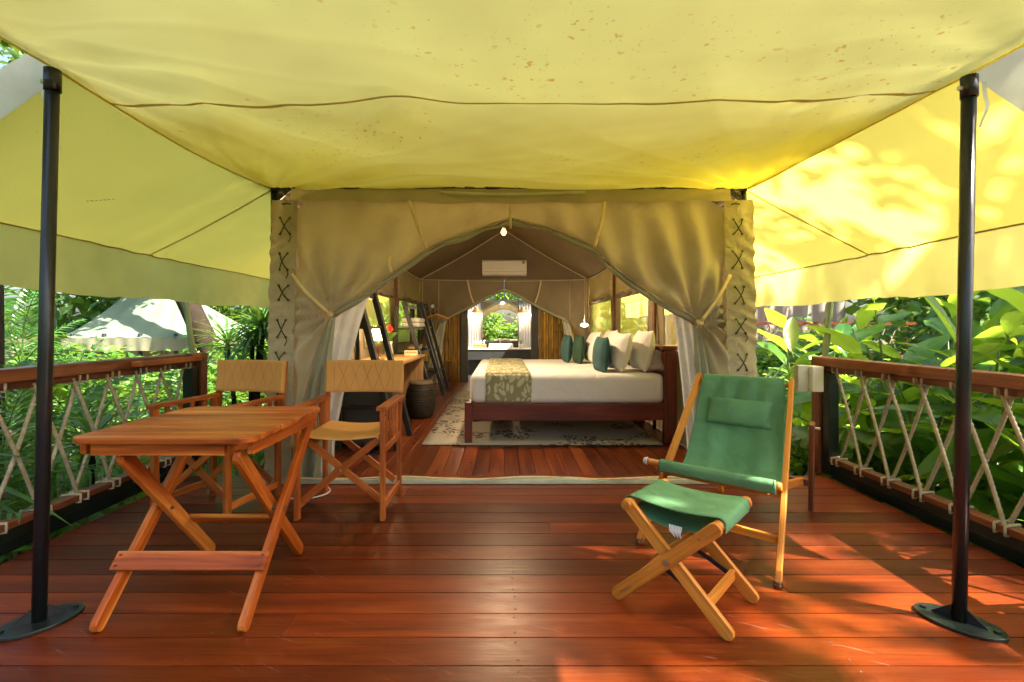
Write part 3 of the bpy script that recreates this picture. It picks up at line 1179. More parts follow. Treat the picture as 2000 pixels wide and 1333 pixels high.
# laced corner flaps
for s, xa, xb in ((-1, -1.665, -1.485), (1, 1.515, 1.715)):
    def lf(u, v, s=s, xa=xa, xb=xb):
        x = lerp(xa, xb, u)
        z = lerp(1.995, 0.0, v)
        fl = 0.055 * v
        x += s * fl * (1.0 if s < 0 else 0.8)
        out = (1 - u) if s < 0 else u
        wr = 0.010 * math.sin(z * 46 + 9 * out + 4 * math.sin(z * 5) + 3 * math.sin(z * 11.3)) * out ** 1.5 + 0.006 * mnoise.noise(Vector((x * 9, z * 9, s)))
        return (x + s * 0.003 * math.sin(z * 38 + 4 * math.sin(z * 7)) * (out ** 3), 3.405 + wr - 0.012 * out, z)
    mb = MB()
    mb.grid(lf, 16, 120, flip=False)
    fo = mb.build('lacing_flap', M['tanlace'], T, smooth=True)
    for k, zc in enumerate((1.80, 1.572, 1.335, 1.100, 0.865, 0.63, 0.40)):
        v = 1 - zc / 1.995
        cx = (-1.560 - 0.045 * v * 1.6) if s < 0 else (1.592 + 0.05 * v * 1.4)
        mb = MB()
        zc += rnd.uniform(-0.012, 0.012)
        cx += rnd.uniform(-0.006, 0.006)
        hw_ = 0.031 + rnd.uniform(-0.004, 0.005)
        hh_ = 0.054 + rnd.uniform(-0.007, 0.007)
        for q in (-1, 1):
            sl_ = rnd.uniform(-0.007, 0.007)
            mb.tube([(cx - q * hw_, 3.386, zc + hh_), (cx - q * hw_ * 0.3 + sl_, 3.374 + q * 0.003, zc + hh_ * 0.3), (cx + q * hw_ * 0.4 + sl_, 3.376, zc - hh_ * 0.45), (cx + q * hw_, 3.386, zc - hh_)], 0.0042, 6)
            for e in (-1, 1):
                mb.tube([(cx + q * hw_ + 0.007 * math.cos(k2), 3.388, zc + e * hh_ + 0.007 * math.sin(k2)) for k2 in (0, 1.05, 2.1, 3.14, 4.19, 5.24)], 0.0028, 4, closed=True)
        if rnd.random() < 0.4:
            mb.tube([(cx + hw_, 3.386, zc - hh_), (cx + hw_ + 0.01, 3.378, zc - hh_ - 0.03), (cx + hw_ - 0.006, 3.38, zc - hh_ - 0.06)], 0.003, 5)
        mb.build('lace', M['lace'], fo, smooth=True)
    mb = MB()
    cx = -1.555 if s < 0 else 1.585
    mb.tube([(cx - 0.03, 3.383, 1.962), (cx, 3.376, 1.966), (cx + 0.03, 3.383, 1.962)], 0.005, 6)
    mb.build('lace', M['lace'], fo, smooth=True)
    # steel corner post, brace and knot of green cord
    mb = MB()
    mb.tube([(s * 1.675, 3.46, 0), (s * 1.675, 3.46, 2.10)], 0.026, 12)
    cp = mb.build('corner_post', M['steel'], T, smooth=True)
    mb = MB()
    mb.beam((s * 1.67, 3.455, 1.99), (s * 1.555, 3.455, 2.085), 0.014, 0.014)
    mb.beam((s * 1.69, 3.44, 2.085), (s * 1.50, 3.44, 2.085), 0.02, 0.03)
    mb.build('brace', M['steel'], cp)
    mb = MB()
    for k in range(8):
        a = k * 0.8
        mb.tube([(s * 1.575 + 0.03 * math.cos(a), 3.42 + 0.012 * math.sin(2 * a), 2.055 + 0.022 * math.sin(a)), (s * 1.575 + 0.02 * math.cos(a + 2.4), 3.41, 2.055 + 0.026 * math.sin(a + 2.4))], 0.0035, 5)
    mb.build('cord_knot', M['lace'], cp, smooth=True)

# canvas sill across the doorway
def sillf(u, v):
    x = lerp(-1.50, 1.52, u)
    w = 0.010 * math.sin(x * 6.0) + 0.006 * math.sin(x * 15 + 1)
    prof = [(3.395, 0.002), (3.397, 0.022), (3.405, 0.030), (3.45, 0.026 + w * 0.4), (3.50, 0.014)]
    p = pl(prof, v)
    return (x, p[0] + w * 0.9 * v, p[1] + 0.25 * w * (v > 0.1))


mb = MB()
mb.grid(sillf, 110, 10)
so = mb.build('door_sill', M['sill'], T, smooth=True)
mb = MB()
mb.tube([(x, 3.418 + 0.010 * math.sin(x * 6.0), 0.036 + 0.006 * math.sin(x * 7 + 0.5)) for x in (lerp(-1.5, 1.52, i / 90) for i in range(91))], 0.0065, 6)
mb.build('sill_piping', M['cream'], so, smooth=True)
for x in (-0.20, 0.36):
    mb = MB()
    mb.box((x, 3.44, 0.040), (0.028, 0.022, 0.012))
    mb.build('toggle', M['darkpost'], so)

# inner walls with window openings
WINS = [(4.30, 5.07), (5.65, 7.00), (7.50, 9.15)]
WZ0, WZ1 = 0.86, 1.53
for s in (-1, 1):
    mb = MB()

    def wallp(y, z):
        return (s * (HW + 0.012 * math.sin(y * 5 + z * 3) + 0.010 * math.sin(z * 9 + y)), y, z)

    def patch(y0, y1, z0, z1, ny, nz):
        mb.grid(lambda u, v: wallp(lerp(y0, y1, u), lerp(z0, z1, v)), ny, nz, flip=(s < 0))
    yprev = YF + 0.06
    for a, b in WINS:
        patch(yprev, a, 0.0, EAVE + 0.04, 6, 20)
        patch(a, b, 0.0, WZ0, 10, 8)
        patch(a, b, WZ1, EAVE + 0.04, 10, 6)
        yprev = b
    patch(yprev, YB, 0.0, EAVE + 0.04, 4, 20)
    w = mb.build('side_wall', M['inner'], T, smooth=True)
    for a, b in WINS:
        mb = MB()
        mb.grid(lambda u, v: (s * (HW + 0.006), lerp(a, b, u), lerp(WZ0, WZ1, v)), 6, 6, flip=(s < 0))
        wi = mb.build('window', M['screen'], w)
        mb = MB()
        fr = [wallp(a, WZ0), wallp(b, WZ0), wallp(b, WZ1), wallp(a, WZ1)]
        mb.tube([(p[0] - s * 0.006, p[1], p[2]) for p in fr], 0.009, 6, closed=True)
        # rolled-up storm flap above the window
        mb.tube([(s * (HW - 0.03), lerp(a, b, k / 12), WZ1 + 0.035 + 0.012 * math.sin(k * 1.4)) for k in range(13)], [0.026 + 0.006 * math.sin(k * 2.1) for k in range(13)], 8)
        mb.build('rolled_flap', M['inner'], w, smooth=True)
    for yy in (5.36, 7.25):
        mb = MB()
        mb.tube([(s * (HW - 0.020), yy, EAVE - 0.01), (s * (HW - 0.03), yy + 0.02, 1.4), (s * (HW - 0.025), yy, 0.5)], 0.006, 6)
        mb.build('piping', M['piping'], w, smooth=True)
        mb = MB()
        mb.tube([(s * (HW - 0.05), yy - 0.10, 0), (s * (HW - 0.05), yy - 0.10, EAVE)], 0.022, 8)
        mb.build('frame_post', M['darkpost'], w, smooth=True)
    mb = MB()
    mb.tube([(s * (HW - 0.014), lerp(YF + 0.1, YB - 0.02, k / 20), EAVE - 0.012 + 0.006 * math.sin(k)) for k in range(21)], 0.008, 6)
    mb.build('piping', M['piping'], w, smooth=True)
    # inner roof slope
    mb = MB()
    mb.grid(lambda u, v: (s * lerp(HW + 0.03, 0.0, u), lerp(YF + 0.02, YB + 0.03, v), lerp(EAVE, RIDGE, u) - 0.03 * math.sin(math.pi * u) + 0.012 * math.sin(v * 21)), 14, 40, flip=(s > 0))
    rf = mb.build('inner_roof', M['innerroof'], T, smooth=True)
    for yy in (5.4, 7.2, YB - 0.02):
        mb = MB()
        mb.tube([(s * lerp(HW - 0.01, 0.0, k / 8), yy, lerp(EAVE, RIDGE, k / 8) - 0.03 * math.sin(math.pi * k / 8) - 0.012) for k in range(9)], 0.008, 6)
        mb.build('piping', M['piping'], rf, smooth=True)
    # outer fly over the sleeping tent
    mb = MB()
    mb.grid(lambda u, v: (s * lerp(1.722, 0.0, u), lerp(2.15, YB + 0.45, v), lerp(2.10, 3.16, u)), 8, 30, flip=(s > 0))
    mb.build('outer_fly', M['fly'], rf, smooth=True)

# gable above the header (front) and back wall with the same arch
mb = MB()
mb.add([(-1.70, YF + 0.03, 2.07), (1.70, YF + 0.03, 2.07), (0, YF + 0.03, 3.10)], [(0, 1, 2)])
mb.build('gable', M['tan'], T)
EB = [(-1.66, 0.0), (-1.60, 0.5), (-1.47, 0.9), (-1.257, 1.22), (-0.98, 1.37), (-0.71, 1.50), (-0.48, 1.633), (-0.30, 1.735), (-0.14, 1.81), (-0.01, 1.855)]
OB = [(-HW, 0.0), (-HW, 0.5), (-HW, 0.95), (-HW, 1.4), (-HW, 1.85), (-HW, EAVE), (-1.2, EAVE), (-0.8, EAVE), (-0.4, EAVE), (-0.01, EAVE)]
for s in (-1, 1):
    def bw(u, v, s=s):
        e, o = pl(EB, u), pl(OB, u)
        x, z = lerp(o[0], e[0], v), lerp(o[1], e[1], v)
        tie = EB[3]
        d = math.hypot(x - tie[0], z - tie[1])
        ang = math.atan2(z - tie[1], x - tie[0])
        return (-s * x if s > 0 else x, YB + 0.03 * math.sin(11 * ang) * min(1, d / .15) * math.exp(-d * 1.6) - 0.03 * math.sin(math.pi * v), z)
    mb = MB()
    mb.grid(bw, 60, 16, flip=(s > 0))
    b_ = mb.build('back_wall', M['inner'], T, smooth=True)
    mb = MB()
    mb.tube([((-s * p[0] if s > 0 else p[0]), YB + 0.03, p[1] - 0.02) for p in (pl(EB, lerp(1 / 3, 1, i / 30)) for i in range(31))], 0.028, 8)
    mb.build('arch_roll', M['lining'], b_, smooth=True)
    ribbon('strap', [(-s * -0.72 if s > 0 else -0.72, YB - 0.05, EAVE - 0.02), (s * 0.66, YB - 0.06, 1.75), (s * 0.60, YB - 0.05, 1.575)], 0.03, M['cream'], b_)
    mb = MB()

    def bnet(u, v, s=s):
        x = lerp(lerp(1.25, 1.12, u), lerp(1.55, 1.30, u), v ** 0.7)
        return (s * x, YB + 0.05 + 0.02 * math.sin(u * 14), lerp(lerp(1.22, 1.30, u), 0.0, v))
    mb.grid(bnet, 16, 14, flip=(s < 0))
    mb.build('net_curtain', M['netting'], b_, smooth=True)
    for xx in (1.60, 1.28):
        mb = MB()
        mb.tube([(s * xx, YB - 0.06, EAVE - 0.02), (s * xx, YB - 0.05, 1.25)], 0.006, 6)
        mb.build('piping', M['piping'], b_, smooth=True)
mb = MB()
mb.add([(-HW - 0.06, YB - 0.012, EAVE - 0.005), (HW + 0.06, YB - 0.012, EAVE - 0.005), (0, YB - 0.012, RIDGE + 0.05)], [(0, 1, 2)])
gb = mb.build('back_gable', M['innerroof'], T)
mb = MB()
mb.tube([(lerp(-HW, HW, k / 16), YB - 0.035, EAVE - 0.01 - 0.035 * math.sin(math.pi * k / 16)) for k in range(17)], 0.007, 6)
mb.build('piping', M['piping'], gb, smooth=True)

# ------------------------------------------------------------------ rope railings
def rope_mesh(L):
    mb = MB()
    n, m = 9, 150
    vs, gs = [], []
    for i in range(m + 1):
        z = L * i / m
        for k in range(n):
            a = 2 * math.pi * k / n
            rr = 0.0098 * (0.72 + 0.40 * abs(math.cos(1.5 * (a - z * 80))))
            bow = 0.012 * math.sin(math.pi * i / m)
            vs.append((rr * math.cos(a) + bow, rr * math.sin(a), z))
            gs.append((z, a, 0))
    fs = [(i * n + k, i * n + (k + 1) % n, (i + 1) * n + (k + 1) % n, (i + 1) * n + k) for i in range(m) for k in range(n)]
    mb.add(vs, fs, gs)
    return mb.mesh('rope', M['rope'], None, 'all')


RZT, RZB = 0.80, 0.135
SP = 0.235
ROPE = rope_mesh(math.hypot(SP + 0.055, RZT - RZB))


def railing(s, X, y_end, ztop, label):
    t = thing('rope_railing', label, 'railing', (X, 2.2, -0.05), group='rope railings of the deck')
    y0 = 0.45
    inn = -s
    mb = MB()
    mb.beam((X, y0, ztop - 0.034), (X, y_end, ztop - 0.034), 0.105, 0.068)
    mb.build('top_rail', M['rail'], t, bevel=0.005)
    mb = MB()
    mb.beam((X + s * 0.012, y0, ztop - 0.088), (X + s * 0.012, y_end - 0.10, ztop - 0.088), 0.06, 0.038)
    mb.build('under_rail', M['rail'], t, bevel=0.003)
    mb = MB()
    mb.beam((X, y_end - 0.045, -0.02), (X, y_end - 0.045, ztop - 0.070), 0.10, 0.088, (0, 1, 0))
    mb.build('end_post', M['rail'], t, bevel=0.004)
    mb = MB()
    mb.beam((X + s * 0.005, y_end - 0.135, 0.0), (X + s * 0.005, y_end - 0.135, ztop - 0.109), 0.075, 0.085, (0, 1, 0))
    mb.build('steel_upright', M['greensteel'], t, bevel=0.004)
    mb = MB()
    mb.beam((X, y0, 0.118), (X, y_end - 0.18, 0.118), 0.075, 0.036)
    mb.build('bottom_rail', M['rail'], t, bevel=0.004)
    mb = MB()
    mb.beam((X, y0, 0.070), (X, y_end - 0.18, 0.070), 0.05, 0.055)
    mb.beam((X + s * 0.01, y0, 0.005), (X + s * 0.01, y_end - 0.18, 0.005), 0.04, 0.06)
    mb.build('steel_bar', M['greensteel'], t, bevel=0.003)
    mb = MB()
    mb.beam((X + s * 0.01, 1.15, -0.45), (X + s * 0.01, 1.15, ztop - 0.109), 0.05, 0.05, (0, 1, 0))
    mb.build('steel_upright', M['greensteel'], t, bevel=0.004)
    k = 0
    y = y_end - 0.24
    loc = WLOC[t]
    while y > y0 + 0.3:
        for d in (-1, 1):
            ya, yb = y + d * -0.0275, y + d * SP
            if yb > y_end - 0.19 or yb < y0:
                continue
            p0 = Vector((X + d * 0.012, yb, RZB)) - loc
            p1 = Vector((X + d * 0.012, ya, RZT)) - loc
            za = (p1 - p0).normalized()
            xa = Vector((1, 0, 0))
            yax = za.cross(xa).normalized()
            inst('rope', ROPE, t, frame(p0, xa, yax, za))
        for zc, hh, ww in ((ztop - 0.085, 0.024, 0.040), (0.118, 0.022, 0.046)):
            mb = MB()
            for q in (-1, 1):
                yy = y + q * 0.026
                mb.tube([(X + dx_ * ww, yy + 0.010 * dx_, zc + dz_ * hh) for dx_, dz_ in ((-1, -1), (-1, 0), (-1, 1), (0, 1.1), (1, 1), (1, 0), (1, -1), (0, -1.1))], 0.0072, 6, closed=True)
            mb.build('rope_loop', M['rope'], t, smooth=True)
        y -= SP
    return t


railing(-1, -2.52, 3.98, 0.895, 'brown railing with crossed ropes running behind the wooden table')
railing(1, 2.42, 3.78, 0.875, 'brown railing with crossed ropes running behind the green deck chair')

# ------------------------------------------------------------------ porch furniture
# folding table -------------------------------------------------------
TX0, TX1, TY0, TY1, TZ = -1.625, -0.955, 1.74, 2.455, 0.70
t = thing('folding_table', 'square orange wooden folding table with crossed legs on the deck', 'table', ((TX0 + TX1) / 2, (TY0 + TY1) / 2, 0))
nb = 6
bw_ = (TY1 - TY0) / nb
for i in range(nb):
    ya, yb = TY0 + i * bw_ + 0.0006, TY0 + (i + 1) * bw_ - 0.0006
    r = 0.055
    pts = []
    if i == 0:
        pts = [(TX0 + r, ya)] + [(TX1 - r, ya)]
        pts = [(TX0, yb)] + [(TX0 + r - r * math.cos(a), ya + r - r * math.sin(a)) for a in (k * math.pi / 2 / 6 for k in range(7))] + [(TX1 - r + r * math.sin(a), ya + r - r * math.cos(a)) for a in (k * math.pi / 2 / 6 for k in range(7))] + [(TX1, yb)]
    elif i == nb - 1:
        pts = [(TX0, ya), (TX1, ya)] + [(TX1 - r + r * math.cos(a), yb - r + r * math.sin(a)) for a in (k * math.pi / 2 / 6 for k in range(7))] + [(TX0 + r - r * math.sin(a), yb - r + r * math.cos(a)) for a in (k * math.pi / 2 / 6 for k in range(7))]
    else:
        pts = [(TX0, ya), (TX1, ya), (TX1, yb), (TX0, yb)]
    mb = MB()
    mb.prism(pts, 0.022, (0, 0, TZ - 0.011), (1, 0, 0), (0, 1, 0), (0, 0, 1))
    mb.build('tabletop_board', M['table'], t, bevel=0.003)
for yy in (TY0 + 0.040, TY1 - 0.040):
    mb = MB()
    mb.box(((TX0 + TX1) / 2 - 0.02, yy, TZ - 0.045), (TX1 - TX0 - 0.18, 0.024, 0.048))
    mb.build('apron', M['table'], t, bevel=0.002)
for xx in (TX0 + 0.025, TX1 - 0.025):
    mb = MB()
    mb.box((xx, (TY0 + TY1) / 2, TZ - 0.047), (0.024, TY1 - TY0 - 0.10, 0.046))
    mb.build('apron', M['table'], t, bevel=0.002)
FL, FR = -1.515, -0.985          # legs that stand on the deck at the front
BL, BR = -1.465, -1.035          # legs that stand at the back
for xx in (FL, FR):
    mb = MB()
    mb.slatround((xx, 1.755, 0.024), (xx, 2.345, 0.63), 0.052, 0.026, (1, 0, 0))
    mb.build('leg', M['table'], t, bevel=0.003)
for xx in (BL, BR):
    mb = MB()
    mb.slatround((xx, 2.345, 0.026), (xx, 1.815, 0.612), 0.055, 0.026, (1, 0, 0))
    mb.build('leg', M['table'], t, bevel=0.003)
mb = MB()
ly = lambda z: lerp(1.755, 2.345, (z - 0.024) / 0.606)
mb.beam((FL - 0.028, ly(0.178) - 0.040, 0.200), (FR + 0.030, ly(0.178) - 0.040, 0.200), 0.016, 0.070, (0, 0.70, 0.72))
st = mb.build('stretcher', M['table'], t, bevel=0.002)
mb = MB()
for xx in (FL - 0.010, FR + 0.010):
    for dz in (-0.02, 0.02):
        mb.lathe([(0.001, -0.003), (0.006, -0.002), (0.006, 0.002), (0.001, 0.003)], 8, (xx, ly(0.178) - 0.0465 + dz * 0.7, 0.2065 + dz * 0.7))
mb.build('screw', M['ink'], st)
lb = lambda z: lerp(2.345, 1.815, (z - 0.026) / 0.586)
mb = MB()
mb.beam((BL + 0.01, lb(0.215) + 0.02, 0.235), (BR - 0.01, lb(0.215) + 0.02, 0.235), 0.018, 0.05, (0, -0.69, 0.73))
mb.build('stretcher', M['table'], t, bevel=0.002)
for xa, xb in ((FL, BL), (FR, BR)):
    mb = MB()
    mb.tube([(min(xa, xb) - 0.02, 2.053, 0.335), (max(xa, xb) + 0.02, 2.053, 0.335)], 0.008, 8)
    mb.build('pivot_bolt', M['ink'], t)

# director's chairs ---------------------------------------------------
def director_chair(label, loc, rz):
    c = thing('director_chair', label, 'chair', loc, rz, group='folding canvas armchairs on the deck', world=False)
    Wd = M['chairwood']
    X, YFt, YBk = 0.245, -0.235, 0.235

    def part(name, p0, p1, w, h, up=(0, 0, 1), parent=c, mat=Wd, bev=0.003):
        mb = MB()
        mb.beam(p0, p1, w, h, up)
        return mb.build(name, mat, parent, bevel=bev)
    for s in (-1, 1):
        part('leg', (s * X, YFt, 0), (s * X, YFt, 0.625), 0.026, 0.042, (0, 1, 0))
        part('leg', (s * X, YBk - 0.03, 0), (s * X, YBk - 0.03, 0.625), 0.026, 0.040, (0, 1, 0))
        a = part('armrest', (s * X, YFt - 0.035, 0.638), (s * X, YBk - 0.005, 0.640), 0.058, 0.024)
        part('side_rail', (s * X, YFt + 0.02, 0.395), (s * X, YBk - 0.05, 0.395), 0.020, 0.040)
        part('floor_rail', (s * X, YFt + 0.02, 0.075), (s * X, YBk - 0.05, 0.075), 0.020, 0.040)
        for k in range(4):
            yy = lerp(YFt + 0.085, YBk - 0.11, k / 3)
            part('slat', (s * X, yy, 0.412), (s * X, yy, 0.627), 0.014, 0.026, (0, 1, 0))
        p = part('back_post', (s * (X - 0.004), YBk - 0.005, 0.40), (s * (X + 0.003), YBk + 0.045, 0.875), 0.022, 0.038, (0, 1, 0))
        mb = MB()
        mb.tube([(s * (X + 0.011), YFt, 0.60), (s * (X + 0.018), YFt, 0.60)], 0.006, 8)
        mb.build('screw', M['ink'], c)
    for yy in (YFt + 0.03, YBk - 0.075):
        part('cross_brace', (-X + 0.02, yy - 0.009, 0.10), (X - 0.03, yy - 0.009, 0.455), 0.016, 0.040, (0, 0, 1))
        part('cross_brace', (X - 0.02, yy + 0.009, 0.10), (-X + 0.03, yy + 0.009, 0.455), 0.016, 0.040, (0, 0, 1))
        mb = MB()
        mb.tube([(0, yy - 0.024, 0.278), (0, yy + 0.024, 0.278)], 0.007, 8)
        mb.build('pivot_bolt', M['chrome'], c)
    mb = MB()
    mb.beam((X - 0.17, YFt + 0.02, 0.37), (X - 0.015, YFt + 0.02, 0.375), 0.006, 0.014)
    mb.build('folding_stay', M['steel'], c)
    for s in (-1, 1):
        mb = MB()
        mb.beam((s * (X - 0.035), YFt + 0.015, 0.468), (s * (X - 0.035), YBk - 0.04, 0.468), 0.022, 0.022)
        mb.build('seat_rail', Wd, c, bevel=0.003)
    # sling seat: sags between the rails, front hem slightly curled

    def seat(u, v):
        x = lerp(-X + 0.018, X - 0.018, u)
        yv = lerp(YFt - 0.012, YBk - 0.02, v)
        z = 0.486 - 0.026 * math.sin(math.pi * u) * (0.75 + 0.25 * math.sin(math.pi * v)) - 0.022 * max(0, (abs(u - 0.5) - 0.47) / 0.03)
        z -= 0.006 * max(0, 1 - v * 14)
        return (x, yv, z)
    mb = MB()
    mb.grid(seat, 28, 16)
    o = mb.build('seat', M['mustard'], c, smooth=True)
    o.modifiers.new('thickness', 'SOLIDIFY').thickness = 0.004

    def back(u, v):
        x = lerp(-X - 0.020, X + 0.020, u)
        z = lerp(0.665, 0.878, v)
        yv = lerp(YBk + 0.018, YBk + 0.036, v) + 0.022 * math.sin(math.pi * u) - 0.016
        if u < 0.02 or u > 0.98:
            yv += 0.02
        return (x + 0.0015 * math.sin(z * 60), yv - 0.008, z + 0.003 * math.sin(math.pi * u))
    mb = MB()
    mb.grid(back, 40, 10)
    o = mb.build('backrest', M['mustard'], c, smooth=True)
    o.modifiers.new('thickness', 'SOLIDIFY').thickness = 0.004
    # quilted diamond stitching and the sleeve seams
    mb = MB()
    for k in range(-1, 6):
        for d in (-1, 1):
            pts = []
            for q in range(9):
                vv = 0.06 + 0.88 * q / 8
                uu = 0.16 + 0.68 * (k + 0.5 * d * (vv - 0.5) * 2 + 0.5) / 4.5
                if 0.15 < uu < 0.85:
                    p = back(uu, vv)
                    pts.append((p[0], p[1] - 0.0025, p[2]))
            if len(pts) > 2:
                mb.tube(pts, 0.0014, 4, cap=False)
    for uu in (0.13, 0.87):
        mb.tube([(lambda p: (p[0], p[1] - 0.003, p[2]))(back(uu, q / 6)) for q in range(7)], 0.0011, 4)
    mb.build('stitching', M['stitch'], o)
    return c


director_chair('wooden armchair with mustard canvas, turned slightly, by the railing behind the table', (-1.80, 3.02, 0), -0.20)
director_chair('wooden armchair with mustard canvas set square in front of the tent entrance', (-0.975, 3.00, 0), 0.0)

# green sling deck chair ----------------------------------------------
dc = thing('deck_chair', 'green canvas sling deck chair with headrest on a light wood frame', 'chair', (0.884, 2.255, 0), R(-41.8), world=False)
TK = M['teak']


def dpart(name, p0, p1, w, h, up=(0, 0, 1), mat=TK, parent=dc):
    mb = MB()
    mb.beam(p0, p1, w, h, up)
    return mb.build(name, mat, parent, bevel=0.003)


for s in (-1, 1):
    r_ = dpart('side_rail', (s * 0.315, 0.0, 0.0), (s * 0.240, 0.655, 0.815), 0.024, 0.044, (0, 0, 1))
    mb = MB()
    mb.lathe([(0.018, 0.0), (0.019, 0.004), (0.019, 0.022), (0.016, 0.026)], 10, (s * 0.315, 0.002, 0.0))
    mb.build('rubber_foot', M['darkpost'], r_, smooth=True)
    l_ = dpart('rear_leg', (s * 0.255, 1.10, 0.0), (s * 0.300, 0.86, 0.565), 0.024, 0.044, (0, 1, 0), M['darkpost'] if s > 0 else TK)  # right leg's darker wood colour stands in for the dimmer light on it
    mb = MB()
    mb.tube([(s * 0.28, 0.88, 0.535), (s * 0.335, 0.88, 0.535)], 0.008, 8)
    mb.build('bolt', M['chrome'], l_)
    dpart('seat_rail', (s * 0.225, 0.17, 0.350), (s * 0.225, 1.02, 0.19), 0.022, 0.042)
mb = MB()
mb.tube([(-0.25, 0.645, 0.790), (0.25, 0.645, 0.790)], 0.012, 12)
mb.build('top_bar', TK, dc, smooth=True)
mb = MB()
mb.tube([(-0.345, 0.17, 0.378), (0.290, 0.17, 0.378)], 0.017, 14)
fb = mb.build('front_bar', TK, dc, smooth=True)
for s, x0 in ((-1, -0.345), (1, 0.272)):
    mb = MB()
    mb.tube([(x0, 0.17, 0.378), (x0 + s * 0.004, 0.17, 0.378), (x0 + s * 0.022, 0.17, 0.378)], [0.019, 0.021, 0.017], 14)
    mb.build('end_cap', M['greybox'] if s < 0 else TK, fb, smooth=True)
dpart('cross_bar', (-0.29, 0.27, 0.315), (0.29, 0.27, 0.315), 0.022, 0.036)
dpart('stretcher', (-0.300, 0.135, 0.150), (0.300, 0.135, 0.150), 0.020, 0.036)
dpart('cross_bar', (-0.26, 1.00, 0.19), (0.26, 1.00, 0.19), 0.022, 0.036, mat=M['darkpost'])
PROF = [(0.662, 0.798), (0.650, 0.822), (0.628, 0.802), (0.600, 0.72), (0.565, 0.63), (0.525, 0.53), (0.480, 0.435), (0.420, 0.350), (0.340, 0.308), (0.250, 0.335), (0.180, 0.394), (0.158, 0.398), (0.145, 0.380), (0.150, 0.345)]


def sling(u, v):
    p = pl(PROF, v)
    wv = lerp(0.200, 0.275, min(1, v * 1.15))
    x = lerp(-wv, wv, u)
    sag = 0.020 * math.sin(math.pi * u) * math.sin(math.pi * min(1, max(0, (v - 0.12) / 0.72)))
    wr = 0.006 * math.sin(u * 24 + 5 * math.sin(v * 4)) * math.exp(-((v - 0.3) / 0.25) ** 2) + 0.004 * math.sin(u * 13 + 2) * math.exp(-((v - 0.6) / 0.2) ** 2)
    return (x, p[0] + sag * 0.8 + wr, p[1] - sag * 0.6)


mb = MB()
mb.grid(sling, 44, 60)
sl = mb.build('canvas_sling', M['green'], dc, smooth=True)
sl.modifiers.new('thickness', 'SOLIDIFY').thickness = 0.004


for uu in (0.012, 0.06, 0.94, 0.988):
    mb = MB()
    mb.tube([(lambda p: (p[0], p[1] - 0.003, p[2] + 0.003))(sling(uu, 0.06 + 0.86 * q / 40)) for q in range(41)], 0.003 if uu in (0.012, 0.988) else 0.0012, 5)
    mb.build('hem', M['green'], sl, smooth=True)


def cushion(mb, W_, H_, T_, M4, n=18, p=0.35, pin=0.05):
    def half(sg):
        def f(u, v):
            a, b = u * 2 - 1, v * 2 - 1
            th = T_ / 2 * (max(0, (1 - a * a)) * max(0, (1 - b * b))) ** p
            x = a * W_ / 2 * (1 - pin * (1 - b * b))
            y = b * H_ / 2 * (1 - pin * (1 - a * a))
            return tuple(M4 @ Vector((x, y, sg * th)))
        return f
    mb.grid(half(1), n, n)
    mb.grid(half(-1), n, n, flip=True)


a_ = sling(0.5, 0.215)
b_ = sling(0.5, 0.385)
ca, cb = Vector(a_), Vector(b_)
yax = (ca - cb).normalized()
xax = Vector((1, 0, 0))
zax = xax.cross(yax).normalized()
mid = (ca + cb) / 2 + zax * 0.012
mb = MB()
cushion(mb, 0.335, 0.150, 0.075, frame(mid, xax, yax, zax), 20, 0.30, 0.02)
mb.build('headrest', M['green'], sl, smooth=True)

# footstool -----------------------------------------------------------
fs_ = thing('footstool', 'small green canvas folding footstool with crossed wooden legs', 'stool', (0.695, 1.955, 0), -0.735, world=False)
HX, HY, HZ, FX = 0.172, 0.155, 0.385, 0.205
for yy, o in ((-HY, 0), (HY, 0)):
    sg = -1 if yy < 0 else 1
    mb = MB()
    mb.slatround((-HX, yy, HZ), (FX, yy, 0.026), 0.05, 0.022, (0, 1, 0))
    lg = mb.build('leg', TK, fs_, bevel=0.003)
    mb = MB()
    mb.slatround((HX, yy + sg * 0.024, HZ), (-FX, yy + sg * 0.024, 0.026), 0.05, 0.022, (0, 1, 0))
    lg2 = mb.build('leg', TK, fs_, bevel=0.003)
    mb = MB()
    mb.tube([(0, yy + sg * 0.034, HZ * 0.545 + 0.006), (0, yy + sg * 0.042, HZ * 0.545 + 0.006)], 0.011, 12)
    mb.build('pivot_bolt', M['chrome'], lg2)
    for k, (bx, bz) in enumerate(((-FX + 0.055, 0.075), (-FX + 0.035, 0.057), (-FX + 0.02, 0.043), (HX - 0.03, HZ - 0.028), (HX - 0.05, HZ - 0.047))):
        mb = MB()
        mb.tube([(bx, yy + sg * 0.030, bz), (bx, yy + sg * 0.0375, bz)], 0.0045, 8)
        mb.build('screw', M['chrome'], lg2)
    mb = MB()
    mb.slatround((-0.03, yy - sg * 0.020, 0.165), (0.125, yy - sg * 0.020, 0.095), 0.018, 0.004, (0, 1, 0))
    mb.build('metal_stay', M['steel'], fs_)
for s in (-1, 1):
    mb = MB()
    mb.tube([(s * HX, -HY - 0.03, HZ + 0.004), (s * HX, HY + 0.045, HZ + 0.004)], 0.019, 12)
    mb.build('top_bar', TK, fs_, smooth=True)
    mb = MB()
    mb.beam((s * (FX - 0.07), -HY + 0.011, 0.095), (s * (FX - 0.07), HY - 0.011, 0.095), 0.02, 0.04)
    mb.build('stretcher', TK, fs_, bevel=0.003)
PS = [(-HX - 0.010, HZ - 0.045), (-HX - 0.024, HZ - 0.01), (-HX - 0.006, HZ + 0.027), (-HX * 0.5, HZ + 0.020), (0, HZ + 0.017), (HX * 0.5, HZ + 0.020), (HX + 0.006, HZ + 0.027), (HX + 0.022, HZ + 0.002), (HX + 0.020, HZ - 0.020)]


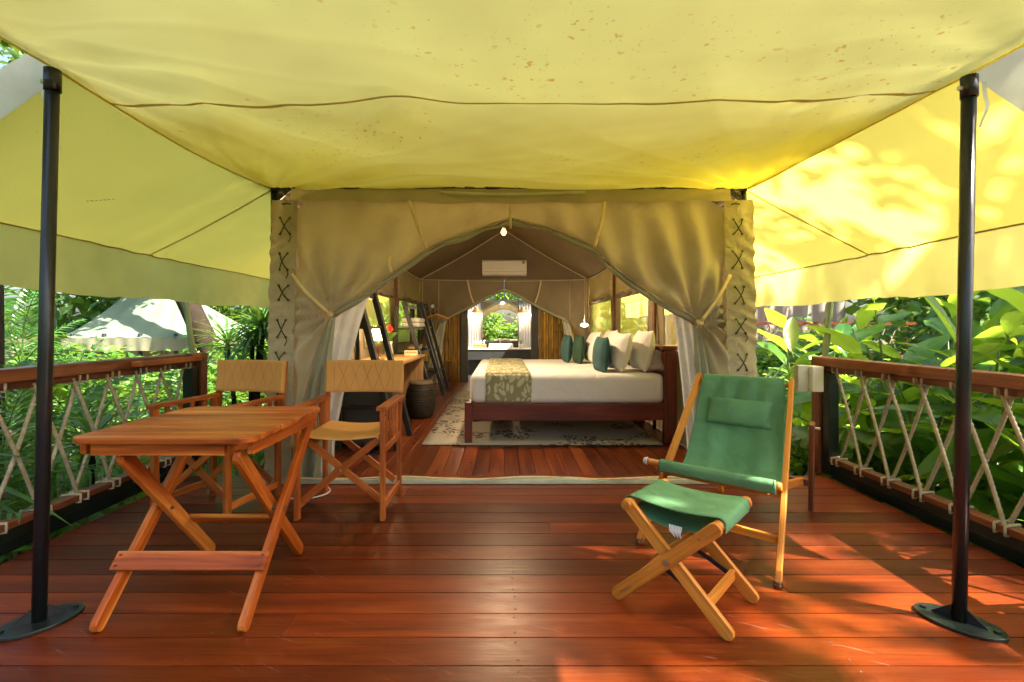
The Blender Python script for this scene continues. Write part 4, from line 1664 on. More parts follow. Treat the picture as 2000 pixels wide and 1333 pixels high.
def stooltop(u, v):
    p = pl(PS, u)
    return (p[0], lerp(-HY + 0.014, HY - 0.012, v), p[1] - 0.006 * math.sin(math.pi * v) * math.sin(math.pi * u) + 0.002 * math.sin(v * 20 + u * 9) * math.sin(math.pi * u))


mb = MB()
mb.grid(stooltop, 48, 20, flip=True)
so_ = mb.build('seat', M['green'], fs_, smooth=True)
so_.modifiers.new('thickness', 'SOLIDIFY').thickness = 0.004
mb = MB()
mb.grid(lambda u, v: (lerp(-HX + 0.01, HX - 0.01, u), lerp(-HY + 0.02, HY - 0.02, v), HZ - 0.028 - 0.03 * math.sin(math.pi * u)), 16, 8, flip=True)
mb.build('under_strap', M['green'], fs_, smooth=True)
mb = MB()
for k in range(9):
    mb.tube([(-0.01 + 0.006 * k, -HY + 0.016, HZ - 0.040), (-0.005 + 0.005 * k, -HY + 0.008, HZ - 0.062), (0.004 + 0.004 * k, -HY + 0.014, HZ - 0.075 - 0.004 * (k % 3))], 0.0022, 4)
mb.build('fringe', M['white'], so_)

# electrical box on the right rail post ---------------------------------
eb = thing('socket_box', 'pale grey plastic socket box fixed beside the rail post behind the deck chair', 'socket box', (2.30, 3.66, 0.62))
mb = MB()
mb.box((2.30, 3.64, 0.715), (0.085, 0.10, 0.19))
mb.build('cover', M['plastic'], eb, bevel=0.006)
mb = MB()
mb.box((2.215, 3.66, 0.715), (0.075, 0.055, 0.20))
mb.build('back_box', M['greybox'], eb, bevel=0.004)
# wooden bracket hanging on the left rail
br = thing('wooden_bracket', 'small light wooden bracket hooked on the rail top above the chair', 'bracket', (-2.44, 3.5, 0.82))
mb = MB()
mb.beam((-2.44, 3.16, 0.858), (-2.44, 3.84, 0.858), 0.026, 0.036)
mb.build('bar', M['chairwood'], br, bevel=0.003)
for yy, dz in ((3.18, 0.0), (3.80, 0.022)):
    mb = MB()
    mb.beam((-2.46, yy, 0.862 + dz), (-2.40, yy, 0.862 + dz), 0.07, 0.034)
    mb.build('hook', M['chairwood'], br, bevel=0.003)
# white cable lying by the tent corner
mb = MB()
mb.tube([pl([(-1.30, 3.38, 0.30), (-1.29, 3.33, 0.12), (-1.25, 3.30, 0.03), (-1.20, 3.24, 0.008), (-1.22, 3.14, 0.008), (-1.32, 3.08, 0.008), (-1.45, 3.10, 0.008)], i / 40) for i in range(41)], 0.005, 6)
tag(mb.build('power_cable', M['plastic'], smooth=True), 'thin white cable looping on the deck behind the mustard armchairs', 'cable')

# ------------------------------------------------------------------ inside the tent
mb = MB()
mb.grid(lambda u, v: (lerp(-0.80, 1.45, u), lerp(4.50, 8.25, v), 0.012 + 0.002 * math.sin(u * 30) * math.sin(v * 40)), 20, 20)
ro = mb.build('rug', M['rug'], smooth=True)
ro.modifiers.new('thickness', 'SOLIDIFY').thickness = 0.008
tag(ro, 'cream rug with dark coral pattern lying under the beds', 'rug')


def bed(y0, y1, label):
    b = thing('bed', label, 'bed', (0.6, (y0 + y1) / 2, 0), group='twin beds in the tent')
    bwd = M['bedwood']

    def bp(name, c, sz, bev=0.006, parent=b):
        mb = MB()
        mb.box(c, sz)
        return mb.build(name, bwd, parent, bevel=bev)
    for yy in (y0 + 0.035, y1 - 0.035):
        bp('leg', (-0.365, yy, 0.195), (0.07, 0.07, 0.39), 0.005)
        bp('side_rail', (0.58, yy, 0.297), (1.82, 0.035, 0.155))
        bp('head_post', (1.545, yy, 0.44), (0.12, 0.07, 0.88))
    bp('foot_rail', (-0.365, (y0 + y1) / 2, 0.297), (0.035, y1 - y0 - 0.14, 0.155))
    bp('headboard', (1.545, (y0 + y1) / 2, 0.62), (0.07, y1 - y0 - 0.14, 0.52))
    bp('headboard_cap', (1.535, (y0 + y1) / 2, 0.905), (0.16, y1 - y0 + 0.02, 0.045), 0.012)
    mb = MB()
    mb.box((0.575, (y0 + y1) / 2, 0.515), (1.86, y1 - y0 - 0.04, 0.285))
    mt = mb.build('mattress', M['white'], b, smooth='all', bevel=0.065, bseg=5)
    mb = MB()
    mb.box((1.13, (y0 + y1) / 2, 0.518), (0.62, y1 - y0 - 0.030, 0.287))
    mb.build('top_sheet', M['white'], mt, smooth='all', bevel=0.060, bseg=4)
    mb = MB()
    prof = [(y0 + 0.014, 0.40), (y0 + 0.010, 0.50), (y0 + 0.012, 0.61), (y0 + 0.035, 0.656), (y0 + 0.10, 0.667), ((y0 + y1) / 2, 0.669), (y1 - 0.10, 0.667), (y1 - 0.035, 0.656), (y1 - 0.012, 0.61), (y1 - 0.010, 0.5), (y1 - 0.014, 0.40)]
    ls = [0]
    for p, q in zip(prof[:-1], prof[1:]):
        ls.append(ls[-1] + math.hypot(p[0] - q[0], p[1] - q[1]))

    def rf(u, v):
        p = pl(prof, v)
        return (lerp(-0.205, 0.225, u) + 0.006 * math.sin(v * 9), p[0] - (0.002 if v < 0.3 else 0), p[1] + 0.002 * math.sin(u * 12))
    mb.grid(rf, 12, 60, flip=True, gfn=lambda u, v: (0.43 * u, interp(v * 10, list(range(11)), ls), 0))
    ru = mb.build('bed_runner', M['runner'], smooth=True)
    ru.modifiers.new('thickness', 'SOLIDIFY').thickness = 0.005
    return b, ru


b1, r1 = bed(4.56, 5.65, 'dark red wooden bed with white linen nearest the tent entrance')
b2, r2 = bed(5.69, 6.78, 'second white bed standing behind the dark red bed at the entrance')
tag(r1, 'leaf-print runner hanging over the side of the bed nearest the entrance', 'bed runner', 'bed runners')
tag(r2, 'leaf-print runner lying across the second bed further inside', 'bed runner', 'bed runners')


def pillow(name, mat, c, W_, H_, T_, lean, label, cat, group, yaw=0.0):
    """stands on the bed, broad face turned to -x; lean tips the top towards the headboard"""
    Rm = Matrix.Rotation(yaw, 4, 'Z') @ Matrix.Rotation(lean, 4, 'Y')
    xa, ya, za = Rm @ Vector((0, 1, 0)), Rm @ Vector((0, 0, 1)), Rm @ Vector((-1, 0, 0))
    mb = MB()
    cushion(mb, W_, H_, T_, frame(Vector(c), xa, ya, za), 20, 0.42, 0.07)
    return tag(mb.build(name, mat, smooth=True), label, cat, group)


PG = 'pillows against the headboards'
pillow('pillow', M['pillow'], (1.36, 4.86, 0.87), 0.48, 0.41, 0.20, 0.18, 'plump white pillow leaning on the headboard of the nearer bed', 'pillow', PG)
pillow('pillow', M['pillow'], (1.13, 4.86, 0.86), 0.46, 0.39, 0.19, 0.24, 'white pillow standing just behind the single teal cushion on the nearer bed', 'pillow', PG, 0.06)
pillow('cushion', M['teal'], (0.95, 4.87, 0.83), 0.42, 0.36, 0.15, 0.08, 'blue-green cushion standing in front of the nearer bed\'s white pillows', 'cushion', 'scatter cushions', 0.03)
pillow('pillow', M['pillow'], (1.28, 5.95, 0.87), 0.48, 0.41, 0.20, 0.18, 'white pillow against the headboard of the second bed', 'pillow', PG)
pillow('pillow', M['pillow'], (1.08, 5.97, 0.86), 0.46, 0.39, 0.19, 0.24, 'white pillow behind the two dark cushions on the second bed', 'pillow', PG)
pillow('cushion', M['darkgreen'], (0.90, 5.97, 0.83), 0.42, 0.36, 0.15, 0.08, 'dark green cushion in front of the second bed\'s white pillow', 'cushion', 'scatter cushions')
pillow('cushion', M['teal'], (0.785, 6.22, 0.83), 0.42, 0.36, 0.15, 0.08, 'dark teal cushion furthest from the headboards, beside the dark green cushion', 'cushion', 'scatter cushions')

# air conditioner -----------------------------------------------------
ac = thing('air_conditioner', 'white wall-mounted air conditioner high on the brown back gable', 'air conditioner', (0.0, 9.4, 2.09))
mb = MB()
prof = [(9.47, 2.40), (9.30, 2.40), (9.265, 2.37), (9.255, 2.20), (9.28, 2.13), (9.33, 2.10), (9.47, 2.10)]
mb.prism([(p[0], p[1]) for p in prof][::-1], 0.86, (0, 0, 0), (0, 1, 0), (0, 0, 1), (1, 0, 0))
mb.build('housing', M['plastic'], ac, bevel=0.012, bseg=3)
mb = MB()
mb.beam((-0.40, 9.263, 2.168), (0.40, 9.263, 2.168), 0.006, 0.012)
mb.build('outlet_slot', M['greybox'], ac)
mb = MB()
mb.beam((-0.39, 9.285, 2.125), (0.39, 9.285, 2.125), 0.012, 0.045, (0, 0.6, 0.8))
mb.build('louvre', M['plastic'], ac, bevel=0.003)
mb = MB()
mb.tube([(0.365, 9.256, 2.345), (0.365, 9.250, 2.345)], 0.028, 16)
mb.build('sticker', M['bronze'], ac)

# hanging bulb -------------------------------------------------------------
def bulb_lamp(name, loc, label, energy, top, shade=None):
    t = thing(name, label, 'lamp', loc)
    x, y, z = loc
    mb = MB()
    mb.tube([(x, y, z + 0.10), (x, y, top)], 0.004, 6)
    mb.build('cord', M['ink'], t)
    mb = MB()
    mb.lathe([(0.012, 0.045), (0.022, 0.05), (0.022, 0.10), (0.008, 0.11)], 12, loc)
    mb.build('socket', M['bronze'], t, smooth=True)
    mb = MB()
    mb.lathe([(0.002, -0.032), (0.016, -0.028), (0.030, -0.008), (0.031, 0.008), (0.022, 0.03), (0.013, 0.046)], 16, loc)
    mb.build('bulb', M['bulb'], t, smooth=True)
    if shade:
        mb = MB()
        mb.lathe(shade, 20, loc, cap=False)
        mb.build('lamp_shade', M['bronze'], t, smooth=True)
    ld = bpy.data.lights.new(name + '_light', 'POINT')
    ld.energy = energy
    ld.color = (1.0, 0.72, 0.42)
    ld.shadow_soft_size = 0.05
    lo = bpy.data.objects.new(name + '_light', ld)
    COL.objects.link(lo)
    lo.parent = t
    lo.location = (0, 0, -0.06)
    return t


bulb_lamp('pendant_bulb', (-0.03, 5.0, 2.08), 'bare glowing bulb hanging from the tent ridge above the beds', 28.0, RIDGE - 0.02)
SHD = [(0.030, 0.12), (0.045, 0.10), (0.10, 0.03), (0.14, 0.0), (0.15, -0.01)]
bulb_lamp('vanity_lamp', (-0.64, 11.25, 1.45), 'glowing lamp beside the mirror above the tan box of bottles on the vanity', 6.0, 1.62, SHD)
bulb_lamp('vanity_lamp', (0.44, 11.25, 1.45), 'glowing lamp beside the mirror above the potted plant on the vanity', 6.0, 1.62, SHD)

# lotus lamp --------------------------------------------------------------
ll = thing('lotus_lamp', 'small glowing lotus-shaped lamp hanging by the brown side wall past the pillows', 'lamp', (1.42, 8.6, 1.14))
mb = MB()
for ring, (n, rad, h, tilt) in enumerate(((8, 0.085, 0.06, 0.5), (7, 0.06, 0.085, 0.25))):
    for k in range(n):
        a = 2 * math.pi * (k + 0.5 * ring) / n
        d = Vector((math.cos(a), math.sin(a), 0))
        s_ = Vector((-math.sin(a), math.cos(a), 0))
        O = Vector((1.42, 8.6, 1.10))
        pts = [O + d * 0.015, O + d * rad * 0.7 + s_ * 0.026 + Vector((0, 0, h * 0.45)), O + d * rad + Vector((0, 0, h)), O + d * rad * 0.7 - s_ * 0.026 + Vector((0, 0, h * 0.45)), O + d * rad * 0.78 + Vector((0, 0, h * 0.36))]
        mb.add(pts, [(0, 1, 4), (1, 2, 4), (2, 3, 4), (3, 0, 4)])
mb.build('petals', M['lotus'], ll, smooth=True)
mb = MB()
mb.tube([(1.42, 8.6, 1.12), (1.42, 8.6, 2.0)], 0.003, 5)
mb.build('cord', M['piping'], ll)
ld = bpy.data.lights.new('lotus_light', 'POINT')
ld.energy = 3.0
ld.color = (1, 0.8, 0.5)
ld.shadow_soft_size = 0.05
lo = bpy.data.objects.new('lotus_light', ld)
COL.objects.link(lo)
lo.parent = ll
lo.location = (0, 0, 0.08)

# desk, minibar, ladder shelves, stool -------------------------------------
dk = thing('writing_desk', 'light wooden desk along the tent wall behind the armchair', 'desk', (-1.33, 5.55, 0))
mb = MB()
mb.box((-1.33, 5.55, 0.735), (0.56, 1.55, 0.03))
mb.build('desktop', M['deskwood'], dk, bevel=0.004)
for yy in (4.82, 6.28):
    mb = MB()
    mb.box((-1.33, yy, 0.36), (0.52, 0.03, 0.72))
    mb.build('side_panel', M['deskwood'], dk, bevel=0.003)
mb = MB()
mb.box((-1.57, 5.55, 0.50), (0.02, 1.43, 0.40))
mb.build('back_panel', M['deskwood'], dk)
mf = thing('minibar', 'black minibar cabinet on the floor behind the armchair seat', 'fridge', (-1.28, 4.60, 0))
mb = MB()
mb.box((-1.28, 4.60, 0.31), (0.46, 0.36, 0.60))
mb.build('cabinet', M['vanity'], mf, bevel=0.006)
mb = MB()
mb.box((-1.28, 4.413, 0.31), (0.44, 0.014, 0.57))
dr = mb.build('door', M['vanity'], mf, bevel=0.004)
mb = MB()
mb.box((-1.10, 4.398, 0.42), (0.018, 0.016, 0.16))
mb.build('handle', M['steel'], dr)


def ladder_shelf(y0, y1, ztop, xf, xt, shelves, label, group):
    t = thing('ladder_shelf', label, 'shelf', (-1.25, (y0 + y1) / 2, 0), group=group)
    for yy in (y0, y1):
        mb = MB()
        mb.beam((xf, yy, 0), (xt, yy, ztop), 0.050, 0.085, (0, 1, 0))
        mb.build('ladder_rail', M['blackwood'], t, bevel=0.003)
        mb = MB()
        mb.beam((-1.52, yy, 0), (-1.52, yy, ztop - 0.04), 0.04, 0.04, (0, 1, 0))
        mb.build('rear_post', M['blackwood'], t, bevel=0.003)
    for z in shelves:
        xx = lerp(xf, xt, z / ztop)
        mb = MB()
        mb.box(((xx - 1.53) / 2, (y0 + y1) / 2, z), (xx + 1.53, y1 - y0 + 0.02, 0.028))
        mb.build('shelf_board', M['blackwood'], t, bevel=0.002)
    mb = MB()
    mb.box((xt, (y0 + y1) / 2, ztop - 0.05), (0.03, y1 - y0 - 0.03, 0.05))
    mb.build('rung', M['blackwood'], t)
    return t


ladder_shelf(4.36, 4.94, 1.46, -0.985, -1.36, (1.10, 0.74, 0.38), 'black ladder shelf leaning by the tent entrance in front of the glowing desk lamp', 'black ladder shelves')
ladder_shelf(6.75, 7.85, 1.46, -0.99, -1.42, (1.08, 0.74, 0.36), 'wide black ladder shelf with folded towels past the desk', 'black ladder shelves')
ladder_shelf(8.05, 8.60, 1.52, -1.00, -1.40, (1.10, 0.72, 0.36), 'narrow black ladder shelf with a clothes hanger beside the bamboo wall', 'black ladder shelves')

dl = thing('desk_lamp', 'glowing table lamp on the desk seen through the black ladder shelf', 'lamp', (-1.36, 5.15, 0.75))
mb = MB()
mb.lathe([(0.06, 0.0), (0.065, 0.012), (0.02, 0.03), (0.035, 0.10), (0.012, 0.19), (0.010, 0.22)], 16, (-1.36, 5.15, 0.752))
mb.build('lamp_base', M['bronze'], dl, smooth=True)
mb = MB()
mb.lathe([(0.10, 0.21), (0.062, 0.36)], 20, (-1.36, 5.15, 0.752), cap=False)
mb.build('lamp_shade', M['shade'], dl, smooth=True)
ld = bpy.data.lights.new('desk_light', 'POINT')
ld.energy = 9.0
ld.color = (1, 0.66, 0.32)
ld.shadow_soft_size = 0.05
lo = bpy.data.objects.new('desk_light', ld)
COL.objects.link(lo)
lo.parent = dl
lo.location = (0, 0, 0.46)

vs_ = thing('flower_vase', 'glass vase with a red flower and green leaves on the desk', 'vase', (-1.40, 5.80, 0.75))
mb = MB()
mb.lathe([(0.04, 0.0), (0.05, 0.05), (0.035, 0.14), (0.045, 0.18)], 14, (-1.40, 5.80, 0.752))
mb.build('vase_body', M['greybox'], vs_, smooth=True)
mb = MB()
mb.tube([(-1.40, 5.80, 0.92), (-1.39, 5.79, 1.05)], 0.004, 5)
mb.build('stem', M['stalk'], vs_)
mb = MB()
for k in range(7):
    a = k * 0.9
    mb.add([(-1.39, 5.79, 1.04), (-1.39 + 0.04 * math.cos(a), 5.79 + 0.04 * math.sin(a), 1.07 + 0.006 * k), (-1.39 + 0.025 * math.cos(a + .5), 5.79 + 0.025 * math.sin(a + .5), 1.12 + 0.005 * k), (-1.39 + 0.02 * math.cos(a + 1), 5.79 + 0.02 * math.sin(a + 1), 1.07)], [(0, 1, 2), (0, 2, 3)])
mb.build('flower', M['red'], vs_)
for k in range(6):
    a = k * 1.05
    mb = MB()
    mb.grid(lambda u, v: (-1.40 + (0.02 + 0.14 * v) * math.cos(a) - 0.03 * (u - 0.5) * math.sin(a) * 2 * math.sin(math.pi * v), 5.80 + (0.02 + 0.14 * v) * math.sin(a) + 0.06 * (u - 0.5) * math.cos(a) * math.sin(math.pi * v), 0.92 + 0.12 * math.sin(v * 2.2)), 2, 6, gfn=lambda u, v: (v * 0.1, (u - 0.5), 0))
    mb.build('leaf', M['strap'], vs_, smooth=True)
bk = thing('calendar_block', 'cream block with small dark letters on the corner of the desk', 'block', (-1.17, 6.05, 0.75))
mb = MB()
mb.box((-1.17, 5.98, 0.784), (0.16, 0.05, 0.064))
mb.build('block', M['paper'], bk, bevel=0.003)
for k in range(7):
    mb = MB()
    mb.box((-1.235 + 0.021 * k, 5.954, 0.792), (0.012, 0.003, 0.014 + 0.006 * (k % 2)))
    mb.build('letter', M['ink'], bk)
kt = thing('towel_stack', 'folded pale towels on the upper board of the wide black shelf', 'towel', (-1.33, 7.15, 1.10))
for k in range(2):
    mb = MB()
    mb.box((-1.37, 7.25, 1.135 + 0.07 * k), (0.26, 0.5, 0.066))
    mb.build('towel', M['pillow'], kt, smooth='all', bevel=0.025, bseg=3)
hg = thing('clothes_hanger', 'light wooden clothes hanger hooked on the narrow black shelf by the bamboo', 'hanger', (-1.22, 8.56, 1.24))
mb = MB()
mb.slatround((-1.22, 8.56, 1.34), (-0.98, 8.56, 1.25), 0.026, 0.014, (0, 1, 0))
mb.slatround((-1.22, 8.56, 1.34), (-1.42, 8.56, 1.25), 0.026, 0.014, (0, 1, 0))
mb.build('yoke', M['teak'], hg, bevel=0.002)
mb = MB()
mb.tube([(-1.42, 8.56, 1.25), (-0.98, 8.56, 1.25)], 0.006, 6)
mb.build('bar', M['teak'], hg)
mb = MB()
mb.tube([(-1.22 + 0.03 * math.sin(a) , 8.56, 1.39 - 0.03 * math.cos(a)) for a in (0.0, 0.8, 1.6, 2.4, 3.2, 4.0)], 0.003, 5)
mb.build('hook', M['chrome'], hg)
hd_ = thing('hair_dryer', 'dark round object hanging at the top of the shelf beside the hanger', 'hair dryer', (-1.25, 8.5, 1.40))
mb = MB()
mb.tube([(-1.25, 8.50, 1.47), (-1.25, 8.40, 1.47)], [0.055, 0.06], 16)
mb.tube([(-1.25, 8.47, 1.42), (-1.25, 8.47, 1.32)], 0.018, 8)
mb.build('body', M['steel'], hd_, smooth=True)
mb = MB()
mb.tube([(-1.25, 8.398, 1.47), (-1.25, 8.394, 1.47)], 0.03, 16)
mb.build('nozzle', M['greybox'], hd_, smooth=True)

ws = thing('wicker_stool', 'dark woven barrel stool with flat lid beside the desk', 'stool', (-1.045, 5.95, 0))
mb = MB()
mb.lathe([(0.13, 0.0), (0.15, 0.05), (0.178, 0.16), (0.182, 0.24), (0.165, 0.34), (0.142, 0.395)], 28, (-1.045, 5.95, 0.0))
wb = mb.build('barrel', M['wicker'], ws, smooth=True)
for k in range(14):
    z = 0.02 + 0.027 * k
    rr = interp(z, [0, .05, .16, .24, .34, .395], [.13, .15, .178, .182, .165, .142])
    mb = MB()
    mb.tube([(-1.045 + (rr + 0.002 * math.sin(a * 14 + k * math.pi)) * math.cos(a), 5.95 + (rr + 0.002 * math.sin(a * 14 + k * math.pi)) * math.sin(a), z) for a in (2 * math.pi * q / 44 for q in range(44))], 0.009, 5, closed=True)
    mb.build('weave', M['wicker'], wb, smooth=True)
mb = MB()
mb.lathe([(0.135, 0.395), (0.148, 0.40), (0.148, 0.43), (0.12, 0.445)], 24, (-1.045, 5.95, 0.0))
mb.build('lid', M['wickerlid'], ws, smooth=True)

kt2 = thing('kettle', 'small dark kettle on the top board of the ladder shelf by the entrance', 'kettle', (-1.42, 4.62, 1.115))
mb = MB()
mb.lathe([(0.06, 0.0), (0.072, 0.02), (0.066, 0.10), (0.045, 0.15), (0.02, 0.16), (0.012, 0.175)], 16, (-1.42, 4.62, 1.115))
mb.build('body', M['steel'], kt2, smooth=True)
mb = MB()
mb.tube([(-1.42, 4.56, 1.25), (-1.42, 4.50, 1.24), (-1.42, 4.49, 1.18), (-1.42, 4.545, 1.14)], 0.008, 6)
mb.build('handle', M['steel'], kt2, smooth=True)
mb = MB()
mb.tube([(-1.42, 4.68, 1.20), (-1.42, 4.73, 1.245)], [0.016, 0.009], 8)
mb.build('spout', M['steel'], kt2, smooth=True)
for k, (zz, col_, lb_) in enumerate(((0.755, 'teal', 'teal book lying lowest on the middle board of the wide black shelf'), (0.790, 'paper', 'cream book in the middle of the pile on the wide black shelf'), (0.822, 'bronze', 'brown book on top of the pile on the wide black shelf'))):
    mb = MB()
    mb.box((-1.34 + 0.01 * k, 7.1 + 0.02 * k, zz + 0.015), (0.17, 0.24 - 0.02 * k, 0.030))
    tag(mb.build('book', M[col_], bevel=0.003), lb_, 'book', 'books on the wide shelf')
bk2 = thing('storage_basket', 'dark woven basket on the lowest board of the wide black shelf', 'basket', (-1.30, 7.3, 0.375))
mb = MB()
mb.lathe([(0.11, 0.0), (0.14, 0.12), (0.15, 0.2), (0.14, 0.2), (0.10, 0.02)], 18, (-1.30, 7.3, 0.376))
mb.build('woven_body', M['wicker'], bk2, smooth=True)

# ------------------------------------------------------------------ bathroom behind the tent
mb = MB()
mb.box((0, 10.85, -0.06), (3.6, 1.95, 0.10))
tag(mb.build('bathroom_floor', M['vanity']), kind='structure')
YW = 9.82
bwl = thing('bamboo_wall', 'split bamboo wall with a dark framed doorway behind the tent', 'bamboo wall', (0, YW, 0))
canes = {}
for v in range(4):
    mb = MB()
    prof = []
    z = 0.0
    while z < 2.30:
        L = 0.30 + 0.05 * v
        prof += [(0.0225, z), (0.0225, z + L - 0.02), (0.0255, z + L - 0.01), (0.0235, z + L)]
        z += L
    mb.lathe(prof, 8)
    mb.g = [(p[2], p[0], p[1]) for p in mb.v]
    canes[v] = mb.mesh('cane', M['bamboo'], None, 'all')
for lo_, hi_ in ((-1.72, -0.90), (0.72, 1.72)):
    x = lo_
    while x < hi_:
        s = rnd.uniform(0.8, 1.15)
        Mx = Matrix.Translation((x, rnd.uniform(-0.008, 0.008), -0.02)) @ Matrix.Rotation(rnd.uniform(0, 6.28), 4, 'Z') @ Matrix.Diagonal((s, s, 1, 1))
        inst('cane', canes[rnd.randrange(4)], bwl, Mx)
        x += 0.045 * s + 0.003
mb = MB()
mb.box((-1.31, YW + 0.06, 1.1), (0.86, 0.02, 2.3))
mb.box((1.22, YW + 0.06, 1.1), (1.02, 0.02, 2.3))
mb.build('backing', M['blackwood'], bwl)
for xa, xb in ((-0.875, -0.735), (0.545, 0.69)):
    mb = MB()
    mb.box(((xa + xb) / 2, YW, 1.2), (xb - xa, 0.12, 2.4))
    mb.build('door_post', M['vanity'], bwl, bevel=0.004)

YM = 11.5
bb = thing('bathroom_wall', 'corrugated metal bathroom wall with a dark slatted transom', 'wall', (0, YM, 0), kind='thing')
for xa, xb in ((-1.30, -0.52), (0.345, 1.30)):
    mb = MB()
    n = int((xb - xa) / 0.006)
    mb.grid(lambda u, v: (lerp(xa, xb, u), YM - 0.012 * math.cos((lerp(xa, xb, u)) * 2 * math.pi / 0.062), lerp(0.62, 1.715, v)), n, 1)
    mb.build('corrugated_sheet', M['corr'], bb, smooth=True)
mb = MB()
mb.box((0, YM, 1.735), (2.7, 0.07, 0.035))
mb.build('transom_bar', M['vanity'], bb)
for k in range(22):
    mb = MB()
    mb.box((-1.25 + 0.115 * k, YM, 2.05), (0.035, 0.03, 0.60))
    mb.build('slat', M['vanity'], bb)
mb = MB()
mb.box((-0.08, YM + 0.07, 0.95), (2.7, 0.02, 1.55))
mb.build('backing', M['vanity'], bb)
for xx in (-1.36, 1.36):
    mb = MB()
    mb.box((xx, 10.7, 1.1), (0.03, 1.65, 2.3))
    mb.build('side_screen', M['corr'], bb)
mr = thing('bathroom_mirror', 'mirror between the two vanity lamps reflecting the tent and garden', 'mirror', (-0.09, YM - 0.03, 0.78))
mb = MB()
mb.box((-0.0875, YM - 0.02, 1.245), (0.83, 0.008, 0.93))
mb.build('glass', M['mirror'], mr)
for c, sz in (((-0.0875, YM - 0.025, 0.775), (0.87, 0.03, 0.02)), ((-0.0875, YM - 0.025, 1.715), (0.87, 0.03, 0.02)), ((-0.512, YM - 0.025, 1.245), (0.02, 0.03, 0.96)), ((0.337, YM - 0.025, 1.245), (0.02, 0.03, 0.96))):
    mb = MB()
    mb.box(c, sz)
    mb.build('frame', M['vanity'], mr)
vn = thing('vanity', 'dark vanity counter under the bathroom mirror', 'vanity', (-0.08, 11.2, 0))
mb = MB()
mb.box((-0.08, 11.22, 0.605), (1.6, 0.50, 0.03))
mb.build('counter', M['counter'], vn, bevel=0.004)
mb = MB()
mb.box((-0.08, 11.00, 0.475), (1.58, 0.03, 0.22))
mb.build('front_panel', M['vanity'], vn)
mb = MB()
mb.box((-0.08, 11.40, 0.25), (1.5, 0.03, 0.55))
mb.build('rear_panel', M['vanity'], vn)
bs = thing('wash_basin', 'white rectangular wash basin on the dark vanity', 'basin', (-0.08, 11.2, 0.62))
mb = MB()
mb.box((-0.07, 11.2, 0.675), (0.56, 0.34, 0.105))
mb.build('bowl', M['porcelain'], bs, bevel=0.02, bseg=3)
mb = MB()
mb.tube([(-0.09, 11.42, 0.73), (-0.09, 11.42, 0.82), (-0.09, 11.38, 0.84), (-0.09, 11.30, 0.83)], 0.012, 8)
mb.build('tap', M['chrome'], bs, smooth=True)
tr_ = thing('amenity_tray', 'tan box of small bottles on the vanity beside the basin', 'tray', (-0.55, 11.15, 0.62))
mb = MB()
mb.box((-0.56, 11.15, 0.665), (0.30, 0.18, 0.085))
mb.build('box', M['deskwood'], tr_, bevel=0.004)
for k in range(4):
    mb = MB()
    mb.lathe([(0.022, 0.0), (0.022, 0.06), (0.009, 0.075), (0.009, 0.09)], 10, (-0.66 + 0.066 * k, 11.15, 0.708))
    mb.build('bottle', M['plastic'], tr_, smooth=True)
pp = thing('potted_plant', 'small potted succulent on the vanity beside the basin', 'plant', (0.39, 11.12, 0.62))
mb = MB()
mb.lathe([(0.045, 0.0), (0.06, 0.09), (0.055, 0.095)], 14, (0.39, 11.12, 0.622))
mb.build('pot', M['plastic'], pp, smooth=True)
for k in range(9):
    a = k * 2.4
    l = 0.10 + 0.04 * rnd.random()
    mb = MB()
    mb.grid(lambda u, v: (0.39 + v * l * 0.6 * math.cos(a) - (u - .5) * 0.03 * math.sin(a) * (1 - v), 11.12 + v * l * 0.6 * math.sin(a) + (u - .5) * 0.03 * math.cos(a) * (1 - v), 0.71 + l * v * 1.2), 2, 4, gfn=lambda u, v: (v * .1, u - .5, 0))
    mb.build('leaf', M['strap'], pp, smooth=True)

# ------------------------------------------------------------------ neighbours seen through the garden
nt_ = thing('neighbour_tent', 'pale green tent with a cream valance across the garden behind the railing', 'tent', (-10.6, 12.4, -0.45))
Y0n, Y1n, X0n, X1n = 12.0, 16.0, -11.0, -7.9
ze, zr = 0.84, 2.0
mb = MB()
mb.grid(lambda u, v: (lerp(X0n, lerp(X1n, X1n - 1.15, v), u), lerp(Y0n, 14.0, v), lerp(ze, zr, v) - 0.08 * math.sin(math.pi * v) + 0.02 * math.sin(u * 30)), 24, 8)
mb.grid(lambda u, v: (lerp(X1n, X1n - 1.15, v), lerp(lerp(Y0n, Y1n, u), 14.0, v), lerp(ze, zr, v) - 0.05 * math.sin(math.pi * v)), 8, 8)
mb.build('roof_canvas', M['tentgreen'], nt_, smooth=True)
mb = MB()
mb.grid(lambda u, v: (lerp(X0n, X1n, u), Y0n - 0.02 * math.sin(u * 60) * v, lerp(ze, ze - 0.32, v)), 80, 2)
mb.grid(lambda u, v: (X1n, lerp(Y0n, Y1n, u), lerp(ze, ze - 0.32, v)), 20, 2)
mb.build('valance', M['tentpale'], nt_, smooth=True)
mb = MB()
mb.grid(lambda u, v: (lerp(X0n, X1n - 0.9, u), Y0n + 0.9 + 0.04 * math.sin(u * 90), lerp(-0.45, 1.0, v)), 90, 2)
mb.build('wall_canvas', M['tan'], nt_, smooth=True)
for xx in (-10.8, -10.0, -9.1, -8.2):
    mb = MB()
    mb.tube([(xx, Y0n + 0.1, -0.45), (xx, Y0n + 0.1, 0.95)], 0.05, 8)
    mb.build('post', M['steel'], nt_, smooth=True)

